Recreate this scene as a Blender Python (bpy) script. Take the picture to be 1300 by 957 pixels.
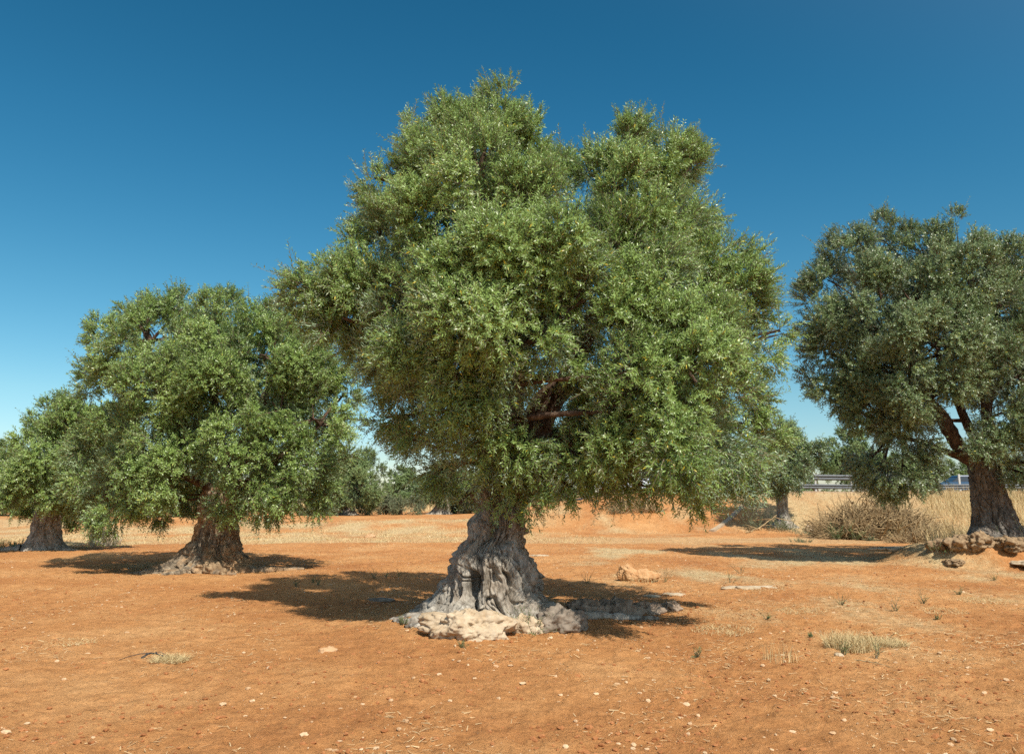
import bpy, math, random
import numpy as np
from math import radians as R

# ------------------------------------------------------------------ camera, sky, sun, exposure
for o in list(bpy.data.objects): bpy.data.objects.remove(o)
S = bpy.context.scene
COL = S.collection
EYE = np.array([0.0, 0.0, 1.6]); F = 1011.0; CX, CY = 650.0, 434.0
PITCH = math.atan(201.0 / F)
cd = bpy.data.cameras.new('camera'); cam = bpy.data.objects.new('camera', cd); COL.objects.link(cam)
cam.location = EYE; cam.rotation_euler = (math.pi / 2 + PITCH, 0, 0)
cd.sensor_width = 36; cd.sensor_fit = 'HORIZONTAL'; cd.lens = 36 * F / 1300
cd.shift_y = -44.5 / 1300; cd.clip_start = 0.1; cd.clip_end = 8000
cd.dof.use_dof = True; cd.dof.focus_distance = 11.5; cd.dof.aperture_fstop = 5.6
S.camera = cam
SUN_EL = R(52.0)
SUN_DIR = np.array([0.52, -0.85, 0.0]); SUN_DIR /= np.linalg.norm(SUN_DIR)     # towards the sun, on the ground
SUN = np.array([SUN_DIR[0]*math.cos(SUN_EL), SUN_DIR[1]*math.cos(SUN_EL), math.sin(SUN_EL)])
W = bpy.data.worlds.new('World'); S.world = W; W.use_nodes = True
nt = W.node_tree; nt.nodes.clear()
wo = nt.nodes.new('ShaderNodeOutputWorld'); bg = nt.nodes.new('ShaderNodeBackground')
sky = nt.nodes.new('ShaderNodeTexSky'); sky.sky_type = 'NISHITA'; sky.sun_disc = False
sky.sun_elevation = SUN_EL; sky.sun_rotation = math.atan2(SUN_DIR[0], SUN_DIR[1])
sky.altitude = 0; sky.air_density = 1.0; sky.dust_density = 0.15; sky.ozone_density = 2.2
hs = nt.nodes.new('ShaderNodeHueSaturation'); hs.inputs['Saturation'].default_value = 1.17
hs.inputs['Hue'].default_value = 0.473
bg.inputs[1].default_value = 0.05
gm = nt.nodes.new('ShaderNodeGamma'); gm.inputs[1].default_value = 1.42; nt.links.new(sky.outputs[0], gm.inputs[0])
nt.links.new(gm.outputs[0], hs.inputs['Color'])
# broad warm glow added round the sun as fill light for the shadows
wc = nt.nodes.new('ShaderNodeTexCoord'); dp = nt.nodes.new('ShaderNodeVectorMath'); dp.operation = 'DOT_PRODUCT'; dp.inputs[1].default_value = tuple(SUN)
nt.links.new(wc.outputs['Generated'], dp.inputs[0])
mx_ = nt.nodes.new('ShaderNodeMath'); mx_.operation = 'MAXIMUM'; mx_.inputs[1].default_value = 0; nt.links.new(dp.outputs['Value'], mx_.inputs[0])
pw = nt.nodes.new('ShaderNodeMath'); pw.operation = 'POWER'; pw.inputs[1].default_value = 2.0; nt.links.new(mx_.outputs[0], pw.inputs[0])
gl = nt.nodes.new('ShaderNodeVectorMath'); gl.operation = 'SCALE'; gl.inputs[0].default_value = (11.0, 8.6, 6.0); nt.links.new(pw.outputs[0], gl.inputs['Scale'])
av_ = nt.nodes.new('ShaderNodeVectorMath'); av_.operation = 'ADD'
sx_ = nt.nodes.new('ShaderNodeSeparateXYZ'); nt.links.new(wc.outputs['Generated'], sx_.inputs[0])
hr = nt.nodes.new('ShaderNodeValToRGB'); nt.links.new(sx_.outputs[2], hr.inputs[0]); he = hr.color_ramp.elements
he[0].position = 0.0; he[0].color = (.62, .68, .84, 1); he[1].position = .42; he[1].color = (1, 1, 1, 1)
e5 = he.new(.055); e5.color = (.76, .76, .84, 1)
e4 = he.new(.24); e4.color = (1.04, .93, .89, 1)
e3 = he.new(.12); e3.color = (.98, .86, .83, 1)
hm = nt.nodes.new('ShaderNodeVectorMath'); hm.operation = 'MULTIPLY'; nt.links.new(hs.outputs[0], hm.inputs[0]); nt.links.new(hr.outputs[0], hm.inputs[1])
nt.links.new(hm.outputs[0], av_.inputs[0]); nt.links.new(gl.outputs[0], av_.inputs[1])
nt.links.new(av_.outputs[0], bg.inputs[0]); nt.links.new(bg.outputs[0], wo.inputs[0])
sl = bpy.data.lights.new('sun', 'SUN'); sl.energy = 5.0; sl.angle = R(0.53); sl.color = (1.0, 0.93, 0.82)
so = bpy.data.objects.new('sun', sl); COL.objects.link(so)
from mathutils import Vector
so.rotation_euler = Vector(SUN).to_track_quat('Z', 'Y').to_euler(); so.location = (10, -10, 20)
S.view_settings.view_transform = 'Standard'; S.view_settings.look = 'None'
S.view_settings.exposure = 0.27; S.view_settings.gamma = 1; S.view_settings.use_curve_mapping = False
S.cycles.max_bounces = 6; S.cycles.diffuse_bounces = 3; S.cycles.transmission_bounces = 4; S.cycles.transparent_max_bounces = 8
S.cycles.use_adaptive_sampling = True; S.cycles.adaptive_threshold = 0.02
S.cycles.use_denoising = False
S.cycles.caustics_reflective = False; S.cycles.caustics_refractive = False

def at(px, py, Y):
    """the point at depth Y that the photograph shows at this pixel"""
    dx = (px - CX) / F; dy = (CY - py) / F
    d = np.array([dx, math.cos(PITCH) - dy*math.sin(PITCH), math.sin(PITCH) + dy*math.cos(PITCH)])
    return EYE + d * (Y / d[1])

# ------------------------------------------------------------------ numpy helpers
_pr = np.random.RandomState(7)
PERM = _pr.permutation(4096); GR = _pr.normal(size=(4096, 3)); GR /= np.linalg.norm(GR, axis=1)[:, None]
def noise3(P):
    P = np.asarray(P, float); I = np.floor(P).astype(np.int64); f = P - I; u = f*f*f*(f*(f*6-15)+10)
    out = 0
    for a in (0, 1):
        for b in (0, 1):
            for c in (0, 1):
                h = PERM[(PERM[(PERM[(I[..., 0]+a) & 4095] + I[..., 1]+b) & 4095] + I[..., 2]+c) & 4095]
                g = GR[h]; d = f - np.array([a, b, c])
                w = (u[..., 0] if a else 1-u[..., 0])*(u[..., 1] if b else 1-u[..., 1])*(u[..., 2] if c else 1-u[..., 2])
                out = out + w*(g*d).sum(-1)
    return out * 1.6
def fbm(P, o=4, lac=2.0, g=0.5):
    P = np.asarray(P, float); s = 0; a = 1
    for i in range(o):
        s = s + a*noise3(P + 17.3*i); P = P*lac; a *= g
    return s
def ridged(P, o=4):
    P = np.asarray(P, float); s = 0; a = 1
    for i in range(o):
        s = s + a*(1-2*np.abs(noise3(P + 9.1*i))); P = P*2; a *= 0.5
    return s
def sm(a, b, x):
    t = np.clip((np.asarray(x, float)-a)/(b-a), 0, 1); return t*t*(3-2*t)
def unit(v): return v/np.maximum(np.linalg.norm(v, axis=-1, keepdims=True), 1e-9)

class MB:
    """collects polygons; build() links them as ONE mesh object"""
    def __init__(s): s.v = []; s.q = []; s.n = 0; s.var = []; s.mi = []
    def add(s, V, Fc, var=None, mi=0):
        V = np.asarray(V, np.float32).reshape(-1, 3); Fc = np.asarray(Fc, np.int64)
        if Fc.shape[1] == 3: Fc = np.concatenate([Fc, -np.ones((len(Fc), 1), np.int64) - s.n], 1)
        s.v.append(V); s.q.append(Fc + s.n); s.n += len(V)
        s.var.append(np.zeros(len(Fc), np.float32) if var is None else np.broadcast_to(np.asarray(var, np.float32), (len(Fc),)))
        s.mi.append(np.full(len(Fc), mi, np.int32))
    def build(s, name, mats, parent=None, smooth=False, loc=(0, 0, 0), vattr=None):
        V = np.concatenate(s.v) - np.asarray(loc, np.float32); Q = np.concatenate(s.q)
        me = bpy.data.meshes.new(name)
        keep = Q >= 0; cnt = keep.sum(1); idx = Q[keep]
        me.vertices.add(len(V)); me.vertices.foreach_set('co', V.astype(np.float32).ravel())
        me.loops.add(len(idx)); me.loops.foreach_set('vertex_index', idx.astype(np.int32))
        me.polygons.add(len(Q)); st = np.concatenate([[0], np.cumsum(cnt)[:-1]]).astype(np.int32)
        me.polygons.foreach_set('loop_start', st)
        me.polygons.foreach_set('material_index', np.concatenate(s.mi))
        me.polygons.foreach_set('use_smooth', np.full(len(Q), smooth, bool))
        a = me.attributes.new('var', 'FLOAT', 'FACE'); a.data.foreach_set('value', np.concatenate(s.var).astype(np.float32))
        if vattr:
            for k, arr in vattr.items():
                a = me.attributes.new(k, 'FLOAT', 'POINT'); a.data.foreach_set('value', np.asarray(arr, np.float32))
        me.update(calc_edges=True); me.validate()
        for m in (mats if isinstance(mats, (list, tuple)) else [mats]): me.materials.append(m)
        o = bpy.data.objects.new(name, me); COL.objects.link(o)
        if parent is not None: o.parent = parent
        else: o.location = loc
        return o
def tag(o, label=None, cat=None, group=None, kind=None):
    if label: o['label'] = label
    if cat: o['category'] = cat
    if group: o['group'] = group
    if kind: o['kind'] = kind
    return o
def empty(name, loc):
    o = bpy.data.objects.new(name, None); COL.objects.link(o); o.location = loc; o.empty_display_size = .2; return o

def grid_faces(nu, nv, wrap=False):
    i = np.arange(nu if wrap else nu-1)[:, None]; j = np.arange(nv-1)[None]
    i2 = (i+1) % nu
    return np.stack([i*nv+j, i2*nv+j, i2*nv+j+1, i*nv+j+1], -1).reshape(-1, 4)
def tube(mb, pts, rad, k=8, var=0, rough=0, seed=0, cap=True):
    pts = np.asarray(pts, float); rad = np.asarray(rad, float); n = len(pts)
    T = unit(np.gradient(pts, axis=0))
    ref = np.array([0, 0, 1.0]) if abs(T[0][2]) < .9 else np.array([1.0, 0, 0])
    A = unit(np.cross(T, ref)); B = np.cross(T, A)
    th = np.linspace(0, 2*np.pi, k, endpoint=False)
    V = pts[:, None] + rad[:, None, None]*(np.cos(th)[None, :, None]*A[:, None] + np.sin(th)[None, :, None]*B[:, None])
    if rough:
        nn = fbm(V*3.0/max(rad.max(), .05)*.15 + seed, 3)
        V = pts[:, None] + (V-pts[:, None])*(1+rough*nn[..., None])
    V = V.reshape(-1, 3)
    i = np.arange(n-1)[:, None]; j = np.arange(k)[None]; j2 = (j+1) % k
    Q = np.stack([i*k+j, i*k+j2, (i+1)*k+j2, (i+1)*k+j], -1).reshape(-1, 4)
    mb.add(V, Q, var)
def curve(p0, p1, n=8, bend=.15, rng=None, sag=0.0):
    p0 = np.asarray(p0, float); p1 = np.asarray(p1, float); t = np.linspace(0, 1, n)[:, None]
    L = np.linalg.norm(p1-p0); off = rng.normal(size=3)*bend*L
    m = (p0+p1)/2 + off; m[2] -= sag*L
    P = (1-t)**2*p0 + 2*t*(1-t)*m + t*t*p1
    return P

# ------------------------------------------------------------------ materials
def mat(name):
    m = bpy.data.materials.new(name); m.use_nodes = True; n = m.node_tree; n.nodes.clear()
    out = n.nodes.new('ShaderNodeOutputMaterial'); return m, n, out
def ramp(n, stops, src=None, interp='LINEAR'):
    r = n.nodes.new('ShaderNodeValToRGB'); e = r.color_ramp.elements; r.color_ramp.interpolation = interp
    while len(e) < len(stops): e.new(.5)
    for k, (p, c) in enumerate(stops): e[k].position = p; e[k].color = (*c, 1) if len(c) == 3 else c
    if src is not None: n.links.new(src, r.inputs[0])
    return r
def noise_tex(n, scale, detail=6, rough=.6, vec=None, dist=0):
    t = n.nodes.new('ShaderNodeTexNoise'); t.inputs['Scale'].default_value = scale; t.inputs['Detail'].default_value = detail
    t.inputs['Roughness'].default_value = rough; t.inputs['Distortion'].default_value = dist
    if vec is not None: n.links.new(vec, t.inputs['Vector'])
    return t
def mixc(n, fac, a, b, mode='MIX'):
    m = n.nodes.new('ShaderNodeMix'); m.data_type = 'RGBA'; m.blend_type = mode
    for sock, v in ((m.inputs[0], fac), (m.inputs[6], a), (m.inputs[7], b)):
        if hasattr(v, 'links') or hasattr(v, 'is_linked'): n.links.new(v, sock)
        elif isinstance(v, (int, float)): sock.default_value = v
        else: sock.default_value = (*v, 1)
    return m.outputs[2]

def leaf_mat(name, top, top2, under, yellow, trans=.22, rough=.42):
    m, n, out = mat(name)
    at_ = n.nodes.new('ShaderNodeAttribute'); at_.attribute_name = 'var'
    c = ramp(n, [(0, top), (.55, top2), (.76, top2), (.88, under), (.93, under), (.97, yellow), (1, yellow)], at_.outputs['Fac'])
    geo = n.nodes.new('ShaderNodeNewGeometry')
    col = mixc(n, geo.outputs['Backfacing'], c.outputs[0], tuple(u*k for u, k in zip(under, (.62, .72, .70))))
    p = n.nodes.new('ShaderNodeBsdfPrincipled'); n.links.new(col, p.inputs['Base Color']); p.inputs['Roughness'].default_value = rough
    p.inputs['Specular IOR Level'].default_value = .5
    t = n.nodes.new('ShaderNodeBsdfTranslucent'); tc = mixc(n, .45, c.outputs[0], (.16, .22, .03)); n.links.new(tc, t.inputs[0])
    mx = n.nodes.new('ShaderNodeMixShader'); mx.inputs[0].default_value = trans
    n.links.new(p.outputs[0], mx.inputs[1]); n.links.new(t.outputs[0], mx.inputs[2]); n.links.new(mx.outputs[0], out.inputs[0])
    return m
def plain_mat(name, a, b, rough=.8, scale=6, bump=0.0, metal=0, varmix=True):
    m, n, out = mat(name)
    tc = n.nodes.new('ShaderNodeTexCoord'); nz = noise_tex(n, scale, 6, .65, tc.outputs['Object'])
    at_ = n.nodes.new('ShaderNodeAttribute'); at_.attribute_name = 'var'
    ad = n.nodes.new('ShaderNodeMath'); ad.operation = 'ADD'; n.links.new(at_.outputs['Fac'], ad.inputs[0])
    mr = n.nodes.new('ShaderNodeMapRange'); mr.inputs[1].default_value = .3; mr.inputs[2].default_value = .7; n.links.new(nz.outputs[0], mr.inputs[0])
    ml = n.nodes.new('ShaderNodeMath'); ml.operation = 'MULTIPLY'; ml.inputs[1].default_value = .6 if varmix else 1; n.links.new(mr.outputs[0], ml.inputs[0])
    n.links.new(ml.outputs[0], ad.inputs[1])
    r = ramp(n, [(0, a), (1, b)], ad.outputs[0])
    p = n.nodes.new('ShaderNodeBsdfPrincipled'); n.links.new(r.outputs[0], p.inputs['Base Color']); p.inputs['Roughness'].default_value = rough
    p.inputs['Metallic'].default_value = metal; p.inputs['Specular IOR Level'].default_value = .3
    if bump:
        b_ = n.nodes.new('ShaderNodeBump'); b_.inputs['Strength'].default_value = bump; b_.inputs['Distance'].default_value = .02
        n.links.new(nz.outputs[0], b_.inputs['Height']); n.links.new(b_.outputs[0], p.inputs['Normal'])
    n.links.new(p.outputs[0], out.inputs[0]); return m
def bark_mat(name, dark, mid, light, warm, warm_amt=.4, scale=1.0):
    m, n, out = mat(name)
    tc = n.nodes.new('ShaderNodeTexCoord'); mp = n.nodes.new('ShaderNodeMapping'); mp.inputs['Scale'].default_value = (1, 1, .35)
    n.links.new(tc.outputs['Object'], mp.inputs[0])
    n1 = noise_tex(n, 9*scale, 8, .7, mp.outputs[0], .6); n2 = noise_tex(n, 2.2*scale, 4, .6, tc.outputs['Object'])
    n3 = noise_tex(n, 28*scale, 6, .7, mp.outputs[0], .4)
    r1 = ramp(n, [(.28, dark), (.45, mid), (.62, light), (.8, light)], n1.outputs[0])
    r2 = ramp(n, [(.42, (0, 0, 0)), (.62, (1, 1, 1))], n2.outputs[0])
    fm = n.nodes.new('ShaderNodeMath'); fm.operation = 'MULTIPLY'; fm.inputs[1].default_value = warm_amt; n.links.new(r2.outputs[0], fm.inputs[0])
    c = mixc(n, fm.outputs[0], r1.outputs[0], warm)
    r3 = ramp(n, [(.32, (.25, .25, .25)), (.5, (1, 1, 1))], n3.outputs[0])
    c = mixc(n, .5, c, r3.outputs[0], 'MULTIPLY')
    n4 = noise_tex(n, 4.2*scale, 6, .7, tc.outputs['Object'], 1.0)
    r4 = ramp(n, [(.36, (.34, .31, .28)), (.50, (1, 1, 1)), (.66, (1, 1, 1)), (.74, (1.25, 1.25, 1.2))], n4.outputs[0])
    c = mixc(n, .75, c, r4.outputs[0], 'MULTIPLY')
    p = n.nodes.new('ShaderNodeBsdfPrincipled'); n.links.new(c, p.inputs['Base Color']); p.inputs['Roughness'].default_value = .9
    p.inputs['Specular IOR Level'].default_value = .2
    ad = n.nodes.new('ShaderNodeMath'); ad.operation = 'MULTIPLY_ADD'; ad.inputs[1].default_value = .42
    n.links.new(n3.outputs[0], ad.inputs[0]); n.links.new(n1.outputs[0], ad.inputs[2])
    b_ = n.nodes.new('ShaderNodeBump'); b_.inputs['Strength'].default_value = .8; b_.inputs['Distance'].default_value = .03
    n.links.new(ad.outputs[0], b_.inputs['Height']); n.links.new(b_.outputs[0], p.inputs['Normal'])
    n.links.new(p.outputs[0], out.inputs[0]); return m

M = {}
M['leaf'] = leaf_mat('olive leaf', (.085, .155, .032), (.27, .395, .105), (.62, .69, .47), (.62, .52, .06), .24, .36)
M['leaf_left'] = leaf_mat('olive leaf fresh', (.095, .170, .040), (.265, .385, .100), (.55, .64, .36), (.45, .48, .08), .25, .38)
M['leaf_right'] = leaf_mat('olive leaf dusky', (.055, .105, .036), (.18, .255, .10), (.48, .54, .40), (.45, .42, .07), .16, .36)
M['leaf_far'] = leaf_mat('distant olive leaf', (.09, .16, .05), (.20, .28, .10), (.36, .42, .24), (.24, .3, .08), .28, .6)
M['twig'] = plain_mat('twig bark', (.10, .075, .045), (.26, .21, .14), .9, 8)
M['bark'] = bark_mat('olive bark', (.06, .052, .042), (.27, .245, .205), (.48, .445, .38), (.28, .20, .13), .35)
M['bark_warm'] = bark_mat('warm olive bark', (.045, .036, .026), (.20, .16, .115), (.40, .32, .22), (.42, .24, .11), .7, .8)
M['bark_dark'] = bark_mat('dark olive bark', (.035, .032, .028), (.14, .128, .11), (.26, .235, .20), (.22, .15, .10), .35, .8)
M['limb'] = bark_mat('limb bark', (.03, .02, .014), (.085, .056, .038), (.17, .12, .085), (.12, .06, .035), .4)
M['lime'] = plain_mat('pale limestone', (.34, .24, .14), (.66, .57, .43), .9, 7, .8)
M['log'] = plain_mat('weathered ochre wood', (.40, .20, .08), (.66, .46, .26), .9, 9, .8)
M['greyrock'] = plain_mat('grey rooty rock', (.12, .09, .065), (.40, .34, .27), .95, 8, .9)
M['greyrock2'] = plain_mat('earthy grey rock', (.16, .10, .06), (.46, .38, .30), .95, 9, .9)
M['moundrock'] = plain_mat('tan earthy rock', (.17, .105, .055), (.50, .37, .22), .95, 11, 1.0)
M['straw'] = plain_mat('dry straw', (.38, .27, .12), (.66, .53, .29), .8, 3)
M['litter'] = plain_mat('straw litter', (.30, .17, .07), (.64, .48, .27), .9, 3)
M['pebble'] = plain_mat('pebble', (.40, .22, .10), (.62, .46, .29), .9, 5, .3)
M['clod'] = plain_mat('soil clod', (.22, .08, .025), (.42, .18, .07), .95, 5, .3)
M['brush'] = plain_mat('dead brush', (.12, .08, .042), (.44, .32, .17), .95, 2)
M['weed'] = leaf_mat('weed leaf', (.09, .14, .04), (.15, .20, .07), (.18, .24, .10), (.25, .25, .08), .2, .6)
M['shrub'] = leaf_mat('shrub leaf', (.10, .13, .06), (.17, .19, .10), (.25, .27, .18), (.3, .27, .12), .2, .6)
M['steel'] = plain_mat('galvanised steel', (.09, .10, .11), (.16, .175, .185), .6, 3, 0, 0)
M['white'] = plain_mat('white post', (.42, .42, .40), (.6, .6, .58), .5, 3)
M['concrete'] = plain_mat('sun bleached concrete', (.34, .25, .16), (.56, .44, .31), .9, 4, .3)
M['dark'] = plain_mat('dark rubber', (.02, .02, .02), (.04, .04, .04), .7, 4)
M['asphalt'] = plain_mat('asphalt', (.045, .045, .048), (.07, .07, .07), .9, 30)

# ------------------------------------------------------------------ terrain
RT = np.array([(1247-CX)/F*21.3, 21.6])          # right olive stands on a low mound
def height(x, y, fine=True):
    x = np.asarray(x, float); y = np.asarray(y, float)
    P = np.stack([x, y, np.zeros_like(x)], -1)
    h = 0.06*noise3(P/4.0) + 0.025*noise3(P/1.3 + 5)
    h = h*sm(2, 6, np.hypot(x, y))
    # mound of the right olive
    d = np.hypot((x-RT[0])/1.05, (y-RT[1]+.2)/.85)
    md = .55*(1-sm(1.3, 3.0, d + .35*noise3(P/1.1+3)))
    h = h + md*(1 + .22*noise3(P/.45))
    # low swell under main tree
    d = np.hypot(x+.35, y-11.4); h = h + .10*(1-sm(.5, 2.6, d))
    # embankment of the road on the right
    toe = 40 - 13*sm(15, 22, x)
    top = .45 + 1.6*sm(-4, 9, x)
    e = top*sm(0, 1, (y-toe)/(51-toe))
    e = e*(1 - .5*sm(72, 95, y)*sm(-4, 9, x))
    h = h + e + sm(80, 130, y)*1.0*(1-sm(-4, 9, x))
    if fine:
        n = sm(1.0, 4.5, np.hypot(x, y))*(1-.6*sm(30, 60, y))
        h = h + n*(.022*fbm(P/.28, 3) + .016*np.maximum(ridged(P/.11, 2)-.6, 0))
    return h
def gz(x, y): return float(height(np.array([x]), np.array([y]), False)[0])
def straw_mask(x, y):
    P = np.stack([x, y, np.zeros_like(x)], -1)
    n = fbm(P*np.array([.12, .06, 1]), 4); n2 = fbm(P*np.array([.5, .25, 1])+9, 3)
    band = sm(29.0, 34, y + 3.0*n2+2*n)*(1-sm(46, 54, y+6*n))*(1 - sm(-1.5, 4.5, x + (y-30)*-.10 + 1.5*n2))
    left = sm(30, 31.5, y)*(1-sm(35, 38, y))*sm(-40, -30, x)
    bank = sm(38, 43, y)*sm(4, 10, x)*.18
    bank2 = sm(24, 27, y)*sm(13.8, 16.5, x + .1*y - 2.4)
    far = sm(80, 90, y)*.45
    mid = .22*sm(8, 12, y)*sm(0, 3, x)*(1-sm(26, 30, y)) + .20*sm(13, 20, y) + .22*sm(.5, 3, x)
    m = np.maximum.reduce([band*(.75+.6*n2), left*.7, bank*(.55+.7*n2), bank2*(.9+.3*n2), far, mid*(.7+1.6*n2)])
    return np.clip(m, 0, 1)

m, n, out = mat('red soil')
tc = n.nodes.new('ShaderNodeTexCoord')
a1 = noise_tex(n, .35, 5, .6, tc.outputs['Object']); a2 = noise_tex(n, 5, 8, .75, tc.outputs['Object']); a3 = noise_tex(n, 42, 6, .75, tc.outputs['Object'])
c1 = ramp(n, [(.3, (.41, .172, .060)), (.5, (.52, .250, .093)), (.7, (.61, .340, .145))], a1.outputs[0])
c2 = ramp(n, [(.25, (.50, .42, .36)), (.5, (.95, .93, .9)), (.75, (1.25, 1.3, 1.4))], a2.outputs[0])
c = mixc(n, .75, c1.outputs[0], c2.outputs[0], 'MULTIPLY')
c3 = ramp(n, [(.3, (.55, .48, .42)), (.48, (.95, .95, .95)), (.62, (1.05, 1.05, 1.05)), (.72, (1.5, 1.75, 2.1))], a3.outputs[0])
c = mixc(n, .7, c, c3.outputs[0], 'MULTIPLY')
av = n.nodes.new('ShaderNodeAttribute'); av.attribute_name = 'straw'
a4 = noise_tex(n, 7, 8, .8, tc.outputs['Object'])
ms = n.nodes.new('ShaderNodeMath'); ms.operation = 'MULTIPLY_ADD'; n.links.new(av.outputs['Fac'], ms.inputs[0]); ms.inputs[1].default_value = 1.5
sb = n.nodes.new('ShaderNodeMath'); sb.operation = 'MULTIPLY_ADD'; n.links.new(a4.outputs[0], sb.inputs[0]); sb.inputs[1].default_value = 2.4; sb.inputs[2].default_value = -1.75
n.links.new(sb.outputs[0], ms.inputs[2]); ms.use_clamp = True
sc_ = ramp(n, [(.3, (.36, .24, .11)), (.6, (.58, .44, .24)), (.8, (.66, .54, .33))], a2.outputs[0])
sc2 = mixc(n, .5, sc_.outputs[0], c3.outputs[0], 'MULTIPLY')
c = mixc(n, ms.outputs[0], c, sc2)
p = n.nodes.new('ShaderNodeBsdfPrincipled'); n.links.new(c, p.inputs['Base Color']); p.inputs['Roughness'].default_value = .95; p.inputs['Specular IOR Level'].default_value = .15
ad = n.nodes.new('ShaderNodeMath'); ad.operation = 'MULTIPLY_ADD'; ad.inputs[1].default_value = .35; n.links.new(a3.outputs[0], ad.inputs[0]); n.links.new(a2.outputs[0], ad.inputs[2])
b_ = n.nodes.new('ShaderNodeBump'); b_.inputs['Strength'].default_value = .9; b_.inputs['Distance'].default_value = .07
n.links.new(ad.outputs[0], b_.inputs['Height']); n.links.new(b_.outputs[0], p.inputs['Normal']); n.links.new(p.outputs[0], out.inputs[0])
M['soil'] = m

th = np.concatenate([np.linspace(-180, -44, 60)[:-1], np.linspace(-44, 44, 760), np.linspace(44, 180, 60)[1:]])
th = np.radians(th)
rr = np.concatenate([[.05, .5, 1, 2, 3, 3.8], np.geomspace(4.3, 60, 640), np.geomspace(62, 6000, 60)])
TH, RR = np.meshgrid(th, rr, indexing='ij')
X = RR*np.sin(TH); Y = RR*np.cos(TH); Z = height(X, Y)
g = MB(); g.add(np.stack([X, Y, Z], -1).reshape(-1, 3), grid_faces(len(th), len(rr))[:, ::-1])
go = g.build('ground', M['soil'], smooth=True, vattr={'straw': straw_mask(X, Y).ravel()})
tag(go, 'red orange tilled soil of the olive grove', 'ground', kind='structure')

# road on top of the embankment
g = MB(); xs = np.linspace(4, 160, 80)
L_ = np.stack([xs, np.full(80, 54.0), height(xs, np.full(80, 54.0), False)+.05], -1)
Rr = L_+np.array([0, 8.0, 0]); Rr[:, 2] = height(xs, np.full(80, 62.0), False)+.05
g.add(np.stack([L_, Rr], 1).reshape(-1, 3), grid_faces(80, 2)[:, ::-1])
tag(g.build('road', M['asphalt']), 'grey asphalt road on top of the embankment', 'road', kind='structure')

# ------------------------------------------------------------------ foliage
def sprays(mb, P0, D, L, rng, K=11, leaf=.058, wid=.24, stem=.003, upref=.35, var=None, spread=.75, NR=None):
    N = len(P0)
    if N == 0: return
    D = unit(D); L = np.asarray(L)
    A = unit(np.cross(D, rng.normal(size=(N, 3)))); B = np.cross(D, A)
    droop = rng.uniform(.0, .22, N)
    bendv = rng.normal(size=(N, 3))*.12
    t = np.linspace(.12, 1, K)
    def pos(t): return P0[:, None] + (D[:, None]*t[None, :, None] + bendv[:, None]*(t**2)[None, :, None])*L[:, None, None] - np.array([0, 0, 1.0])*(droop*L)[:, None, None]*(t**2)[None, :, None]
    C = pos(t)                                                     # N,K,3
    T = unit(D[:, None] + 2*bendv[:, None]*t[None, :, None] - np.array([0, 0, 1.0])*(2*droop)[:, None, None]*t[None, :, None])
    vs = rng.uniform(0, 1, N) if var is None else var
    for s in (-1, 1):
        ph = (np.arange(K) % 2)*np.pi/2 + (np.arange(K)*.35)
        side = np.cos(ph)[None, :, None]*A[:, None] + np.sin(ph)[None, :, None]*B[:, None]
        ld = unit(T*rng.uniform(.5, 1.0, (N, K, 1)) + s*side*spread + rng.normal(size=(N, K, 3))*.18)
        nref = np.array([0, 0, upref]) + T*.15 + rng.normal(size=(N, K, 3))*.32 + (unit(D) if NR is None else NR)[:, None]*.85
        w = unit(np.cross(ld, nref)); nn = np.cross(w, ld)
        ll = leaf*rng.uniform(.7, 1.2, (N, K, 1))*(1-.35*(t**3))[None, :, None]
        hw = ll*wid*.5*rng.uniform(.8, 1.15, (N, K, 1))
        b = C; mid = C + ld*ll*.48
        V = np.stack([b, mid - w*hw + nn*hw*.35, C + ld*ll - nn*ll*.10, mid + w*hw + nn*hw*.35], 2).reshape(-1, 3)
        idx = np.arange(N*K)[:, None]*4 + np.array([0, 1, 2, 3])
        vv = np.clip(np.repeat(vs, K)*.55 + rng.uniform(0, .4, N*K), 0, .92)
        vv = np.where(rng.uniform(size=N*K) < .012, 1.0, vv)
        mb.add(V, idx[:, ::-1], vv, 0)
    # stem as a thin three sided strip
    ts = np.array([0, .5, 1.0]); C = pos(ts); k = 3; th = np.array([0, 2.1, 4.2])
    ring = np.cos(th)[None, None, :, None]*A[:, None, None] + np.sin(th)[None, None, :, None]*B[:, None, None]
    rad = stem*np.array([1.2, .9, .4])
    V = (C[:, :, None] + ring*rad[None, :, None, None]).reshape(-1, 3)
    base = np.arange(N)[:, None, None]*9
    i = np.arange(2)[None, :, None]; j = np.arange(3)[None, None, :]; j2 = (j+1) % 3
    Q = np.stack([base+i*3+j, base+i*3+j2, base+(i+1)*3+j2, base+(i+1)*3+j], -1).reshape(-1, 4)
    mb.add(V, Q, .4, 1)

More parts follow.
